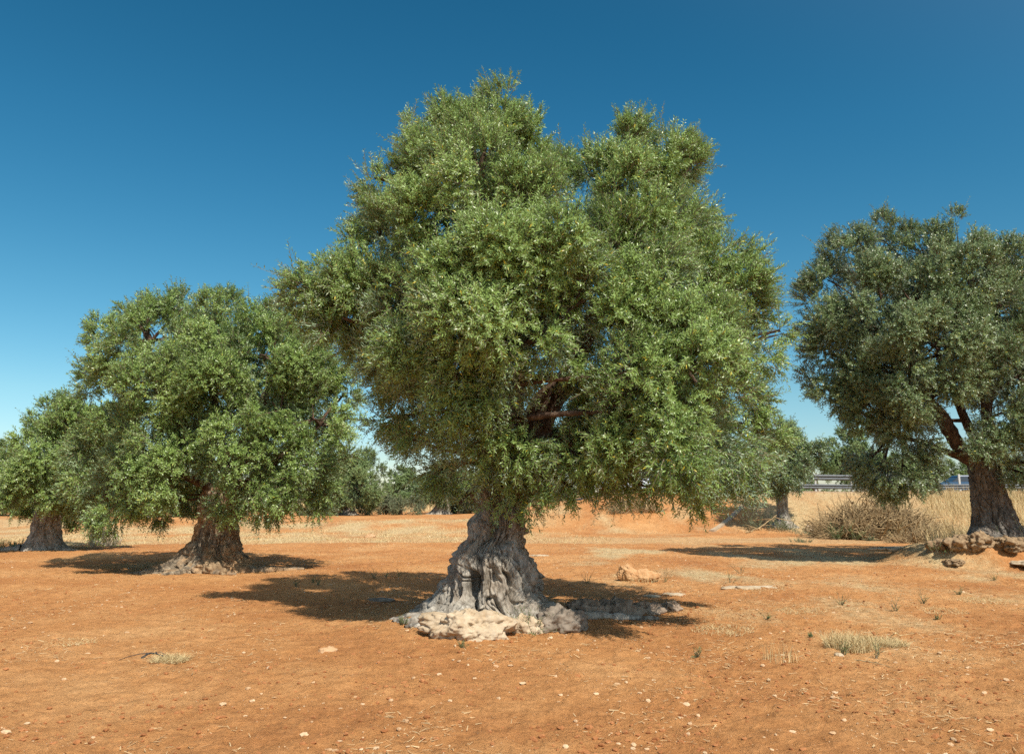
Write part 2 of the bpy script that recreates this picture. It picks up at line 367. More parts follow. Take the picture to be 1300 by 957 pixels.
def crown(mb, branches, blobs, seed, s=.40, dens=1.0, K=11, leaf=.058, L=.30, wid=.24, attach=None, zrange=None, rear=None, cull=.62, lump=.30):
    """blobs: array of x, y, z, r.  Each carries sub-clumps, each sub-clump a burst of leafy sprays."""
    rng = np.random.RandomState(seed); B = np.asarray(blobs, float)
    z0, z1 = (B[:, 2]-B[:, 3]).min(), (B[:, 2]+B[:, 3]).max()
    SP, SD, SV, SN = [], [], [], []
    cen = B[:, :3].mean(0)
    s0 = s
    for x, y, z, r in B:
        s = min(s0, r*.85)
        c = np.array([x, y, z]); ns = max(5, int(3.2*(r/s)**2))
        u = unit(rng.normal(size=(ns, 3)))
        sc = c + u*(r*rng.uniform(.72, 1.08, ns))[:, None] + rng.normal(size=(ns, 3))*s*.25
        sr = s*rng.uniform(.65, 1.25, ns)
        if attach is not None:
            a = attach(c)
            tube(branches, curve(a, c, 7, .10, rng, -.05), np.linspace(.035+.035*r, .018, 7), 5, .3)
            for q in range(ns):
                if rng.rand() < .55:
                    tube(branches, curve(c*.75+a*.25, sc[q], 5, .10, rng), np.linspace(.016, .004, 5)*(1+r*.4), 4, .5)
        for q in range(ns):
            # lumps buried inside other lumps carry little
            dd = np.linalg.norm(B[:, :3]-sc[q], axis=1)/B[:, 3]
            deep = dd.min() < cull - .12
            m_ = int(dens*26*(sr[q]/s0)**2*(.42 if deep else 1)) + 1
            uu = unit(rng.normal(size=(m_, 3)) + .75*u[q])
            rad_ = sr[q]*rng.uniform(.05, .72, m_)**.5
            P = sc[q] + uu*rad_[:, None]
            rel = np.clip((P[:, 2]-z0)/(z1-z0), 0, 1)
            up = -.16 + .85*rel + .35*uu[:, 2]
            out_ = unit(P-c)*.55 + uu*.7 + unit(P-cen)*.35
            D = out_ + np.stack([0*up, 0*up, up], 1) + rng.normal(size=(m_, 3))*.30
            SP.append(P); SD.append(D); SN.append(unit(uu*.75 + u[q]*.8)); SV.append(np.full(m_, rng.uniform()) * .6 + rng.uniform(0, .4, m_))
    SN = np.concatenate(SN); SP = np.concatenate(SP); SD = np.concatenate(SD); SV = np.concatenate(SV)
    ok = np.ones(len(SP), bool)
    if rear is not None: ok &= (SP[:, 1] < rear) | (rng.uniform(size=len(SP)) < .5)
    ok &= SP[:, 2] > height(SP[:, 0], SP[:, 1], False) + .15
    SP, SD, SV, SN = SP[ok], SD[ok], SV[ok], SN[ok]
    shoot = (rng.uniform(size=len(SP)) < .06) & (SP[:, 2] > z0 + .35*(z1-z0)); SD[shoot] = unit(SD[shoot])*.8 + np.array([0, 0, .9])
    LL = L*rng.uniform(.6, 1.25, len(SP)); LL[shoot] *= 1.7
    sprays(mb, SP, SD, LL, rng, K, leaf, wid, .0028*leaf/.058, var=SV, NR=SN)
    return len(SP)*K*2

def px_blobs(lst, Y0, shr=0, front=1.0):
    out_ = []
    for t in lst:
        px, py, r, dY = t; Y = Y0+(dY*front if dY < 0 else dY); c = at(px, py, Y); out_.append([*c, max(r-shr, r*.45)*Y/F])
    return np.array(out_)

def trunk_mesh(mb, base, prof, lobes, seed, amp=.05, nth=220, nz=220, caves=(), twist=.5, fine=.015, knots=.0, freq=3.2, crack=.05):
    """prof rows: z, dx, dy, r above the base point. lobes: angle, reach, power, height"""
    prof = np.array(prof, float); zs = np.linspace(prof[0, 0], prof[-1, 0], nz)
    def ip(k):
        v = np.interp(zs, prof[:, 0], prof[:, k]); ker = np.hanning(13); ker /= ker.sum()
        return np.convolve(np.pad(v, 6, mode='edge'), ker, 'valid')
    cx, cy, r = ip(1), ip(2), ip(3); th = np.linspace(0, 2*np.pi, nth, endpoint=False)
    TH, ZZ = np.meshgrid(th, zs, indexing='ij'); Rr = np.broadcast_to(r, TH.shape).copy()
    up = np.maximum(ZZ, 0)
    for ang, reach, pw, hh in lobes:
        c_ = np.maximum(np.cos(TH - R(ang) + .12*noise3(np.stack([ZZ*2+ang, TH*0, TH*0], -1))), 0)**pw
        Rr += reach*c_*np.exp(-up/hh)
    tw = TH + twist*ZZ
    P = np.stack([np.cos(tw)*freq/2, np.sin(tw)*freq/2, ZZ*.7+seed], -1)
    rd = ridged(P, 3)
    Rr += amp*(rd-1.15)*(.5+.8*r[None, :]/r.max())
    Q = np.stack([np.cos(TH)*Rr, np.sin(TH)*Rr, ZZ], -1)
    if knots:
        k = noise3(Q*5.5+seed*3); Rr += knots*np.maximum(k, -.2)*np.exp(-np.maximum(ZZ-.25, 0)/.5)
    Rr += amp*.40*fbm(Q*4.0+seed, 3) + fine*ridged(Q*np.array([14, 14, 6])+seed, 3)
    wp = .35*noise3(Q*2.2+seed*1.3)
    Rr += amp*.75*noise3(Q*np.array([3.2, 3.2, 2.6])+seed*1.9)
    bur = noise3(Q*4.6-seed); Rr += amp*.5*np.maximum(bur-.15, 0)
    gr = noise3(np.stack([np.cos(tw+wp)*freq*.95, np.sin(tw+wp)*freq*.95, ZZ*1.9+seed*2+wp], -1)) + .30*noise3(Q*6+seed)
    Rr -= crack*np.exp(-(gr/.085)**2)*(.4+.6*r[None, :]/r.max())
    gr2 = noise3(np.stack([np.cos(tw+wp)*freq*2.2, np.sin(tw+wp)*freq*2.2, ZZ*4.2-seed*2], -1))
    Rr -= crack*.35*np.exp(-(gr2/.12)**2)
    for ang, z, wa, wz, dep in caves:
        da = np.angle(np.exp(1j*(TH-R(ang)))); Rr -= dep*np.exp(-(da/R(wa))**2*1.2-((ZZ-z)/wz)**2*1.2)
    V = np.stack([base[0]+cx[None]+np.cos(TH)*Rr, base[1]+cy[None]+np.sin(TH)*Rr, base[2]+ZZ], -1)
    mb.add(V.reshape(-1, 3), grid_faces(nth, nz, True))

def rock(mb, c, size, seed, n=40, rough=.25, flat=.0, var=0, rot=0, crk=.14):
    u = np.linspace(0, 2*np.pi, n*2, endpoint=False); v = np.linspace(.02, np.pi-.02, n)
    U, Vv = np.meshgrid(u, v, indexing='ij')
    D = np.stack([np.sin(Vv)*np.cos(U), np.sin(Vv)*np.sin(U), np.cos(Vv)], -1)
    E = D*np.array(size)/np.mean(size)
    k = 1 + rough*fbm(E*1.5+seed, 2) + rough*.16*ridged(E*2.4+seed, 3)
    cl = noise3(E*1.9+seed*.7); k = k - rough*crk*np.exp(-(cl/.06)**2)
    k = k + rough*.22*fbm(E*7+seed, 3)
    P = D*k[..., None]; P = P
    P = P*np.array(size)*1.0
    P += unit(P)*(np.array(size).min()*rough*.22*fbm(P/np.array(size).min()*3.2+seed, 3))[..., None]
    ca, sa = math.cos(rot), math.sin(rot)
    P = np.stack([P[..., 0]*ca-P[..., 1]*sa, P[..., 0]*sa+P[..., 1]*ca, P[..., 2]], -1)
    mb.add((P+np.array(c)).reshape(-1, 3), grid_faces(n*2, n, True)[:, ::-1], var)

def root(mb, pts, r0, r1, seed, k=10):
    """surface root lying on the soil"""
    pts = np.array(pts, float); n = 40; t = np.linspace(0, 1, n); s_ = np.linspace(0, 1, len(pts))
    x = np.interp(t, s_, pts[:, 0]); y = np.interp(t, s_, pts[:, 1])
    x += .05*noise3(np.stack([t*5, t*0+seed, t*0], -1)); y += .06*noise3(np.stack([t*5, t*0+seed+4, t*0], -1))
    rad = np.linspace(r0, r1, n)*(1+.3*noise3(np.stack([t*9, t*0+seed+9, t*0], -1)))
    z = height(x, y, False) + rad*.35
    tube(mb, np.stack([x, y, z], -1), rad, k, .2, .35, seed)

stats = {}
def build_tree(name, label, px, Y, blobs, prof, lobes, lims, *, group=None, seed=1, bark='bark', leafm='leaf', limbm='limb', s=.4, dens=1, K=11, leaf=.058,
               L=.3, wid=.24, rear=None, tkw=None, roots=(), z=None, forks=None):
    x = (px-CX)/F*Y*1.0; zb = gz(x, Y) if z is None else z
    base = np.array([x, Y, zb]); e = empty(name, base); tag(e, label, 'olive tree', group)
    t = MB(); trunk_mesh(t, base, prof, lobes, seed, **(tkw or {}))
    for q, (pts, r0, r1) in enumerate(roots): root(t, [(x+a, Y+b) for a, b in pts], r0, r1, seed+q*3.7)
    t.build('trunk', M[bark], e, True, loc=base)
    rng = np.random.RandomState(seed+5); top = base + np.array([prof[-1][1], prof[-1][2], prof[-1][0]-.15])
    nodes = [top]; rT = prof[-1][3]
    for pts, r0, r1 in lims:
        lm = MB(); P = np.array([top*1.0] + [np.asarray(p, float) for p in pts]); n_ = 26
        tt = np.linspace(0, 1, n_); s_ = np.linspace(0, 1, len(P)); PP = np.stack([np.interp(tt, s_, P[:, k]) for k in range(3)], -1)
        ker = np.hanning(9); ker /= ker.sum()
        PP = np.stack([np.convolve(np.pad(PP[:, k], 4, mode='edge'), ker, 'valid') for k in range(3)], -1)
        PP += .06*np.stack([noise3(np.stack([tt*6, tt*0+seed+k, tt*0+r0*50], -1)) for k in range(3)], -1)
        tube(lm, PP, np.linspace(r0, r1, n_), 14, 0, .35, seed)
        lm.build('limb', M[limbm], e, True, loc=base); nodes += [PP[k] for k in range(8, n_, 3)]
    nodes = np.array(nodes)
    def attach(c):
        d = np.linalg.norm(nodes-c, axis=1) + np.maximum(nodes[:, 2]-c[2], 0)*1.0
        return nodes[d.argmin()]
    cr, br = MB(), MB()
    nl = crown(cr, br, blobs, seed, s, dens, K, leaf, L, wid, attach, rear=rear)
    if K <= 6:
        cr.v += br.v; cr.q += [q + cr.n for q in br.q]; cr.var += br.var; cr.mi += [m_+1 for m_ in br.mi]; cr.n += br.n
    else: br.build('branches', M[limbm], e, True, loc=base)
    cr.build('crown', [M[leafm], M['twig']], e, False, loc=base)
    stats[label[:30]] = nl
    return e

# ---- the main olive
MY = 11.3
A = lambda px, py, dY=0: at(px, py, MY+dY)
main_blobs = px_blobs([
 # outline lobes
 (622, 165, 52, 0), (585, 150, 42, .3), (645, 135, 34, .2), (676, 182, 38, .1), (560, 190, 45, .1), (532, 205, 34, .3), (520, 165, 15, .3),
 (712, 212, 26, .2), (800, 188, 40, .2), (845, 205, 42, .3), (878, 250, 38, .3), (775, 226, 46, 0), (752, 214, 26, .1), (848, 186, 32, .2), (872, 218, 34, .2), (800, 260, 50, -.6), (880, 636, 28, -.2), (925, 590, 26, 0), (714, 545, 30, .7), (738, 562, 32, .9), (700, 600, 26, .8), (500, 450, 44, -.4), (835, 265, 58, -.4), (890, 285, 26, .5),
 (500, 240, 40, .3), (475, 225, 18, .2), (478, 272, 34, .1), (520, 290, 55, -.5), (455, 310, 30, .2), (425, 345, 36, .1), (392, 358, 24, .2), (378, 372, 18, .2), (445, 385, 42, -.1),
 (410, 400, 30, .2), (460, 435, 32, .2), (480, 400, 48, -.6), (505, 480, 36, .1), (490, 530, 24, .3), (525, 560, 34, .1), (560, 600, 30, .2),
 (905, 330, 44, .1), (945, 330, 26, .2), (925, 375, 45, 0), (965, 395, 24, .2), (990, 420, 15, .2), (955, 440, 38, .1),
 (955, 500, 32, .2), (948, 560, 36, .2), (930, 602, 26, .2), (900, 615, 28, 0), (870, 628, 26, -.4), (800, 618, 32, .2), (830, 632, 18, .1),
 # front mass
 (600, 235, 62, -1.1), (668, 262, 54, -1.2), (640, 330, 66, -1.9), (570, 350, 62, -1.7), (710, 330, 52, -2.0), (725, 300, 36, -2.2), (740, 380, 36, -1.9),
 (800, 330, 60, -1.3), (860, 380, 60, -1.3), (790, 400, 55, -1.3), (545, 430, 60, -1.4), (620, 420, 62, -2.0), (690, 420, 45, -1.9),
 (870, 470, 72, -1.9), (900, 540, 62, -1.7), (840, 540, 62, -2.0), (800, 480, 48, -2.0), (870, 590, 46, -1.4), (780, 560, 45, -1.5), (775, 600, 32, -1.2),
 (590, 490, 46, -1.6), (640, 480, 42, -1.7), (600, 545, 38, -1.3), (640, 580, 38, -1.1), (648, 625, 34, -.6), (664, 655, 24, -.55), (640, 648, 18, -.5), (600, 600, 22, -.8), (690, 622, 26, -.9), (740, 590, 36, -1.2), (725, 632, 20, -1.0), (758, 625, 20, -1.1), (583, 655, 7, -.1), (620, 560, 30, -1.2), (402, 378, 36, 0), (432, 402, 38, -.4), (458, 358, 38, -.3), (395, 400, 28, .2), (470, 400, 40, .5), (738, 465, 36, -1.4), (752, 520, 30, -1.0), (705, 385, 40, -1.6), (520, 385, 40, -1.0), (830, 430, 45, -1.7),
 # rear mass
 (600, 260, 70, 1.6), (700, 275, 66, 1.7), (800, 280, 70, 1.6), (520, 340, 65, 1.6), (640, 360, 80, 2.2), (760, 370, 80, 2.2), (870, 400, 65, 1.7),
 (560, 440, 70, 1.8), (650, 460, 60, 2.4), (790, 480, 75, 2.0), (870, 510, 70, 1.8), (560, 530, 50, 1.6), (850, 590, 55, 1.6), (780, 570, 45, 1.9), (600, 590, 40, 1.8),
], MY, 15, .80)
low = main_blobs[:, 2] - main_blobs[:, 3] < 2.4
main_blobs[low, 2] += .16*sm(2.6, 1.2, main_blobs[low, 2]-main_blobs[low, 3])
build_tree('olive_tree', 'largest ancient olive with flared grey trunk and a pale rock at its foot', 617, MY, main_blobs,
 [(-.35, .03, 0, .70), (-.1, .03, 0, .69), (.12, .05, 0, .67), (.3, .08, 0, .64), (.45, .09, 0, .61), (.62, .09, 0, .565), (.78, .07, 0, .505), (.88, .08, 0, .435), (.98, .14, 0, .355), (1.12, .19, .0, .315), (1.3, .20, .02, .305), (1.6, .20, .03, .33), (1.95, .24, .05, .34), (2.3, .33, .05, .30)],
 [(184, .20, 7, .14), (212, .24, 12, .18), (262, .20, 14, .25), (238, .22, 16, .3), (288, .2, 14, .28), (318, .28, 12, .22), (350, .22, 12, .18), (20, .35, 9, .25), (60, .3, 9, .3), (110, .35, 9, .3), (150, .35, 9, .3)],
 [([A(668, 560, .0), A(690, 520, -.1), A(716, 480, -.1), A(745, 420, .1), A(790, 340, .2), A(820, 270, .2)], .27, .06),
  ([A(700, 575, .3), A(760, 520, .2), A(830, 480, .0), A(890, 460, -.1)], .17, .04),
  ([A(640, 560, .4), A(615, 470, .3), A(600, 380, .2), A(600, 280, .1), A(615, 190, 0)], .22, .04),
  ([A(625, 540, .2), A(570, 470, -.1), A(510, 410, -.2), A(450, 365, 0)], .18, .035),
  ([A(650, 540, .9), A(660, 460, 1.5), A(680, 370, 1.9)], .18, .05),
  ([A(640, 570, -.5), A(630, 520, -1.1), A(620, 460, -1.5)], .12, .03)],
 seed=11, s=.40, dens=5.6, K=12, leaf=.080, L=.29, wid=.235, rear=MY+1.5,
 tkw=dict(amp=.14, nth=460, nz=380, twist=.45, fine=.006, freq=3.6, crack=.11,
  caves=[(246, .40, 9, .16, .50), (275, .55, 4, .12, .12), (255, .8, 5, .1, .05), (300, .35, 5, .2, .10), (228, .3, 4, .2, .1), (283, .95, 3.5, .2, .10), (268, .42, 3, .25, .14), (312, .6, 3.5, .3, .12), (262, 1.2, 5, .35, .05)]),
 roots=[([(-.5, -.5), (-.9, -.7), (-1.15, -.65)], .09, .03), ([(-.5, -.7), (-.8, -.95), (-.95, -.95)], .06, .02), ([(.8, -.3), (1.2, -.25), (1.9, .05), (2.4, .2)], .11, .03), ([(.7, -.7), (1.05, -.95), (1.2, -1.1)], .12, .04), ([(-.7, -.2), (-1.0, -.3), (-1.25, -.4)], .06, .02)])

# ---- left olive
LY = 19.2
Al = lambda px, py, dY=0: at(px, py, LY+dY)
left_blobs = px_blobs([
 (200, 382, 26, 0), (172, 400, 22, .2), (232, 392, 28, .1), (280, 398, 30, .2), (330, 405, 32, .1), (375, 415, 32, .3), (138, 430, 26, .1), (128, 475, 26, .1), (155, 455, 32, -.5),
 (415, 455, 34, .4), (438, 500, 26, .5), (440, 545, 26, .4), (430, 590, 26, .3), (405, 625, 26, 0), (370, 635, 22, -.4), (330, 630, 24, -.6),
 (150, 520, 34, 0), (125, 565, 32, .1), (120, 605, 30, 0), (128, 632, 20, -.1), (165, 640, 20, -.2), (205, 636, 24, -.3), (240, 628, 24, .2), (290, 640, 22, -2.2),
 (200, 430, 42, -1.2), (260, 440, 48, -1.4), (330, 450, 46, -1.3), (385, 470, 40, -.9), (210, 490, 46, -1.9), (275, 500, 44, -2.1), (345, 510, 46, -2.0), (395, 530, 38, -1.4),
 (175, 560, 44, -1.8), (165, 610, 40, -1.7), (225, 560, 42, -2.3), (220, 610, 40, -2.0), (290, 570, 34, -2.3), (300, 610, 40, -2.6), (350, 580, 40, -1.9), (390, 590, 36, -1.4), (345, 630, 26, -1.8),
 (220, 440, 55, 1.6), (310, 450, 60, 1.8), (380, 500, 50, 1.6), (200, 530, 55, 1.8), (290, 530, 60, 2.2), (180, 600, 48, 1.6), (370, 580, 50, 1.8), (250, 600, 45, 2.0)], LY, 9, .55)
build_tree('olive_tree', 'bushy olive left of the centre tree with rugged warm brown knotted trunk base', 284, LY, left_blobs,
 [(-.3, 0, 0, .78), (0, 0, 0, .74), (.2, 0, 0, .68), (.45, .0, 0, .57), (.8, .02, 0, .48), (1.1, .03, 0, .44), (1.5, .03, 0, .41), (1.9, .05, .0, .38)],
 [(188, .7, 12, .20), (210, .5, 12, .28), (350, .55, 12, .24), (300, .4, 10, .28), (255, .4, 10, .28), (60, .3, 9, .2), (120, .3, 9, .2)],
 [([Al(270, 600, 0), Al(230, 540, 0), Al(190, 470, 0), Al(190, 420, 0)], .22, .05), ([Al(300, 590, .2), Al(330, 520, .2), Al(360, 440, .2)], .22, .05),
  ([Al(285, 590, .6), Al(270, 500, .9), Al(270, 430, .9)], .2, .05), ([Al(320, 610, -.4), Al(370, 570, -.5), Al(415, 530, -.2)], .14, .04), ([Al(250, 610, -.5), Al(200, 590, -.9), Al(150, 580, -.7)], .14, .04)],
 seed=23, bark='bark_warm', leafm='leaf_left', s=.42, dens=4.2, K=8, leaf=.092, L=.28, wid=.32, rear=LY+1.5,
 tkw=dict(amp=.08, nth=320, nz=260, knots=.13, freq=4.5, crack=.09, caves=[(225, .9, 6, .4, .12)]),
 roots=[([(-.8, -.5), (-1.2, -.75), (-1.5, -.8)], .10, .03), ([(.6, -.5), (1.2, -.5), (2.0, -.2)], .12, .05), ([(.3, -.9), (.6, -1.2), (.9, -1.1)], .08, .03), ([(-.2, -.9), (-.3, -1.3), (-.6, -1.4)], .09, .03), ([(.7, 0), (1.4, .1), (2.1, .1)], .1, .04)])

# ---- far left olive
FY = 26.5
Af = lambda px, py, dY=0: at(px, py, FY+dY)
build_tree('olive_tree', 'smaller olive at the far left, second tree in the row, trunk half in shade', 74, FY, px_blobs([
 (68, 532, 22, 0), (100, 535, 24, 0), (45, 560, 24, 0), (30, 592, 20, 0), (18, 622, 18, 0), (135, 550, 26, 0), (85, 560, 32, -1), (60, 595, 32, -1.2), (110, 590, 36, -1), (140, 600, 34, 0),
 (45, 628, 24, -1), (80, 625, 28, -1.2), (115, 628, 26, -1), (145, 625, 28, 0), (80, 575, 40, 1.4), (125, 590, 40, 1.4), (60, 615, 34, 1.4), (115, 625, 34, 1.4)], FY, 3),
 [(-.3, 0, 0, .60), (0, 0, 0, .54), (.3, 0, 0, .46), (.7, .0, 0, .42), (1.1, 0, 0, .38), (1.5, 0, 0, .34)],
 [(190, .3, 10, .25), (350, .25, 10, .25), (300, .2, 10, .2), (250, .2, 10, .2), (60, .3, 9, .2), (120, .3, 9, .2)],
 [([Af(60, 610, 0), Af(55, 580, 0)], .2, .06), ([Af(95, 605, 0), Af(100, 550, 0)], .2, .06), ([Af(80, 610, .6), Af(80, 560, 1.2)], .16, .05), ([Af(70, 620, -.6), Af(75, 590, -1)], .14, .05)],
 seed=31, bark='bark', leafm='leaf_left', s=.48, dens=3.4, K=7, leaf=.11, L=.32, wid=.36, rear=FY+1.2, tkw=dict(amp=.05, nth=160, nz=120),
 roots=[([(-.6, -.3), (-1.2, -.4), (-1.9, -.4)], .12, .04), ([(.5, -.3), (1.0, -.5), (1.3, -.4)], .09, .03)])

# ---- right olive on its stony mound
GY = 21.6
Ar = lambda px, py, dY=0: at(px, py, GY+dY)
right_blobs = px_blobs([
 (1205, 306, 24, 0), (1185, 325, 28, -.2), (1240, 318, 28, .1), (1275, 330, 28, .2), (1150, 305, 22, .1), (1112, 302, 22, .2), (1080, 300, 20, .1), (1066, 330, 26, .1), (1050, 355, 22, .2), (1043, 392, 28, .1), (1032, 420, 20, .2),
 (1045, 450, 26, 0), (1048, 490, 24, 0), (1085, 500, 28, -.4), (1078, 460, 32, -.7), (1310, 340, 34, 0), (1350, 365, 40, 0), (1390, 410, 45, 0), (1410, 470, 45, 0), (1395, 540, 45, 0),
 (1110, 345, 40, -.9), (1165, 360, 44, -1.4), (1225, 365, 46, -1.3), (1285, 385, 44, -1.3), (1340, 430, 48, -1.4), (1085, 400, 40, -1.0), (1140, 420, 44, -2.0), (1195, 430, 40, -1.9), (1250, 440, 42, -2.0), (1300, 470, 42, -2.0), (1350, 510, 50, -1.4),
 (1120, 470, 38, -1.6), (1165, 490, 40, -1.9), (1130, 520, 34, -1.3), (1100, 545, 26, -.6), (1120, 575, 28, -.9), (1145, 600, 26, -.7), (1160, 560, 28, -1.4), (1125, 610, 20, -.5), (1170, 590, 20, -.9), (1100, 590, 18, -.4),
 (1215, 490, 26, -1.9), (1280, 520, 30, -1.7), (1255, 575, 20, -2.0), (1295, 565, 32, -1.2), (1330, 590, 34, -.8), (1300, 600, 18, -1.0),
 (1120, 390, 55, 1.6), (1190, 370, 60, 1.8), (1270, 400, 60, 1.8), (1110, 480, 45, 1.6), (1190, 450, 55, 2.2), (1280, 470, 55, 2.2), (1340, 480, 60, 1.8), (1160, 530, 40, 1.8), (1330, 560, 50, 1.8)], GY, 5, .85)
build_tree('olive_tree', 'olive at the right edge with smooth dark trunk on a low stony mound', 1247, GY, right_blobs,
 [(-.3, 0, 0, .72), (0, 0, 0, .66), (.25, 0, 0, .60), (.5, .0, 0, .53), (.9, -.02, 0, .46), (1.3, -.04, 0, .42), (1.7, -.07, 0, .40), (2.1, -.08, .0, .38)],
 [(195, .65, 12, .2), (345, .65, 12, .2), (310, .3, 12, .25), (270, .2, 10, .2), (235, .3, 10, .2), (60, .3, 9, .2), (120, .3, 9, .2)],
 [([Ar(1215, 570, 0), Ar(1200, 530, -.3), Ar(1170, 500, -.5), Ar(1140, 450, -.4)], .24, .06), ([Ar(1262, 560, 0), Ar(1252, 520, 0), Ar(1255, 450, 0), Ar(1240, 370, 0)], .23, .05),
  ([Ar(1270, 560, .3), Ar(1310, 520, .3), Ar(1350, 470, .2)], .2, .05), ([Ar(1240, 560, .8), Ar(1200, 480, 1.2), Ar(1180, 400, 1.3)], .18, .05), ([Ar(1205, 575, .0), Ar(1170, 560, .1), Ar(1120, 550, .0)], .12, .04)],
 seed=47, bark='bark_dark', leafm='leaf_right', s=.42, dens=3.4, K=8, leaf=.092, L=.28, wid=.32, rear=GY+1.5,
 tkw=dict(amp=.04, nth=280, nz=240, freq=3.4, caves=[(268, .18, 6, .2, .18)]),
 roots=[([(-.7, -.3), (-1.2, -.4), (-1.7, -.35)], .12, .04), ([(.6, -.5), (1.1, -.9), (1.7, -1.1)], .12, .04), ([(.1, -.9), (.4, -1.2), (.9, -1.5)], .09, .03), ([(-.4, -.8), (-.8, -1.1)], .08, .03), ([(.7, -.2), (1.3, -.4), (1.9, -.5)], .12, .05)])

# ---- distant olives
def far_tree(px, Y, lst, label, seed, r=.38, leaf=.17, hgt=1.5, lean=0, s=.6, leafm='leaf_far', bark='bark', dens=.5, group=None):
    bl = px_blobs(lst, Y, 5); x = (px-CX)/F*Y; zb = gz(x, Y)
    c = bl[:, :3].mean(0); b = np.array([x, Y, zb])
    lims = [([b+(c-b)*.55+np.array([-.3, 0, .1]), c+np.array([-.5, 0, 0])], r*.5, .05), ([b+(c-b)*.55+np.array([.3, 0, .1]), c+np.array([.5, .2, .1])], r*.5, .05)]
    return build_tree('olive_tree', label, px, Y, bl,
     [(-.3, 0, 0, r*1.7), (0, 0, 0, r*1.5), (.3, lean*.2, 0, r*1.15), (.7, lean*.5, 0, r), (hgt, lean, 0, r*.8)],
     [(190, .4, 8, .2), (350, .35, 8, .2), (270, .2, 8, .2), (90, .2, 8, .2)], lims,
     group=group, seed=seed, leafm=leafm, bark=bark, s=s, dens=dens*4.6, K=6, leaf=leaf, L=.42, wid=.42, rear=None, tkw=dict(amp=.04, nth=60, nz=50))
far_tree(447, 64, [(452, 585, 20, 0), (435, 600, 20, 0), (468, 600, 20, -.5), (455, 620, 24, -1.5), (472, 628, 14, -1), (430, 625, 18, 0), (450, 600, 24, 1.5), (440, 640, 10, 0), (466, 640, 9, 0)],
 'small distant olive seen between the left and centre trees, two stubby trunks', 61, .42)
far_tree(505, 100, [(497, 612, 12, 0), (512, 605, 13, 0), (526, 612, 13, 0), (540, 615, 14, 0), (505, 624, 14, -2), (522, 626, 14, -2), (538, 628, 12, -1), (515, 617, 16, 2)],
 'farthest small olive right of the two stubby trunks, dark round crown', 62, .40, .24, s=.8)
far_tree(560, 70, [(545, 612, 18, 0), (565, 605, 20, 0), (588, 612, 18, 0), (535, 628, 12, -1), (572, 622, 16, -1), (600, 622, 12, 0), (560, 610, 22, 1.5)],
 'distant olive with leaning thick trunk showing left of the centre trunk', 63, .62, .18, lean=.5)
far_tree(986, 42.5, [(985, 548, 18, 0), (1008, 560, 22, 0), (1026, 575, 16, 0), (968, 562, 20, 0), (1000, 583, 24, -1.2), (978, 588, 24, -1), (1022, 592, 14, -.5), (966, 598, 14, 0), (1005, 607, 14, -.8), (980, 612, 14, -.8), (990, 575, 32, 1.4), (1015, 580, 24, 1.2), (1036, 570, 10, 0)],
 'young olive with slim grey trunk standing on the embankment left of the guard rail', 64, .30, .15, s=.5, leafm='leaf_right', hgt=1.7)
for k, (px, Y, lst, lab) in enumerate([
  (1085, 70, [(1060, 580, 22, 0), (1080, 570, 24, 0), (1100, 578, 24, 0), (1072, 592, 16, -1), (1092, 594, 16, -1), (1052, 594, 10, 0), (1112, 592, 14, 0), (1085, 585, 20, 2)], 'low olive crown rising behind the guard rail'),
  (1150, 85, [(1140, 590, 16, 0), (1160, 586, 18, 0), (1180, 592, 15, 0), (1150, 600, 14, -1), (1172, 602, 13, -1)], 'low olive beyond the road, behind the brush heap'),
  (5, 62, [(-20, 595, 32, 0), (2, 592, 29, 0), (24, 602, 24, 0), (-8, 615, 30, -1), (15, 622, 28, -1), (38, 622, 22, 0), (30, 636, 18, -1), (0, 632, 16, -1), (0, 605, 26, 2)], 'olive cut by the left edge of the view with low dark crown'),
  (620, 92, [(610, 622, 12, 0), (628, 618, 13, 0), (645, 622, 12, 0), (620, 630, 11, -1), (640, 631, 11, -1)], 'small far olive directly behind the centre trunk'),
  (210, 58, [(190, 620, 20, 0), (215, 612, 22, 0), (240, 622, 20, 0), (205, 632, 18, -1), (230, 634, 18, -1)], 'far olive hidden behind the bushy left olive'),
  (1215, 90, [(1200, 596, 14, 0), (1222, 590, 15, 0), (1245, 596, 14, 0), (1210, 606, 12, -1), (1235, 606, 12, -1)], 'low olive beyond the road seen left of the right trunk'),
  (1285, 88, [(1268, 594, 15, 0), (1290, 588, 16, 0), (1312, 594, 15, 0), (1280, 605, 12, -1), (1300, 604, 12, -1)], 'low olive beyond the road right of the right trunk'),
  (1030, 96, [(1018, 600, 10, 0), (1032, 595, 12, 0), (1048, 600, 10, 0), (1030, 608, 10, -1)], 'smallest low olive beyond the road above the left end of the rail'),
  (720, 82, [(705, 618, 14, 0), (722, 612, 15, 0), (742, 618, 14, 0), (715, 627, 13, -1), (735, 628, 12, -1)], 'far olive showing under the centre crown, right of its trunk')]):
    far_tree(px, Y, lst, lab, 70+k, .36, .2, s=.7)


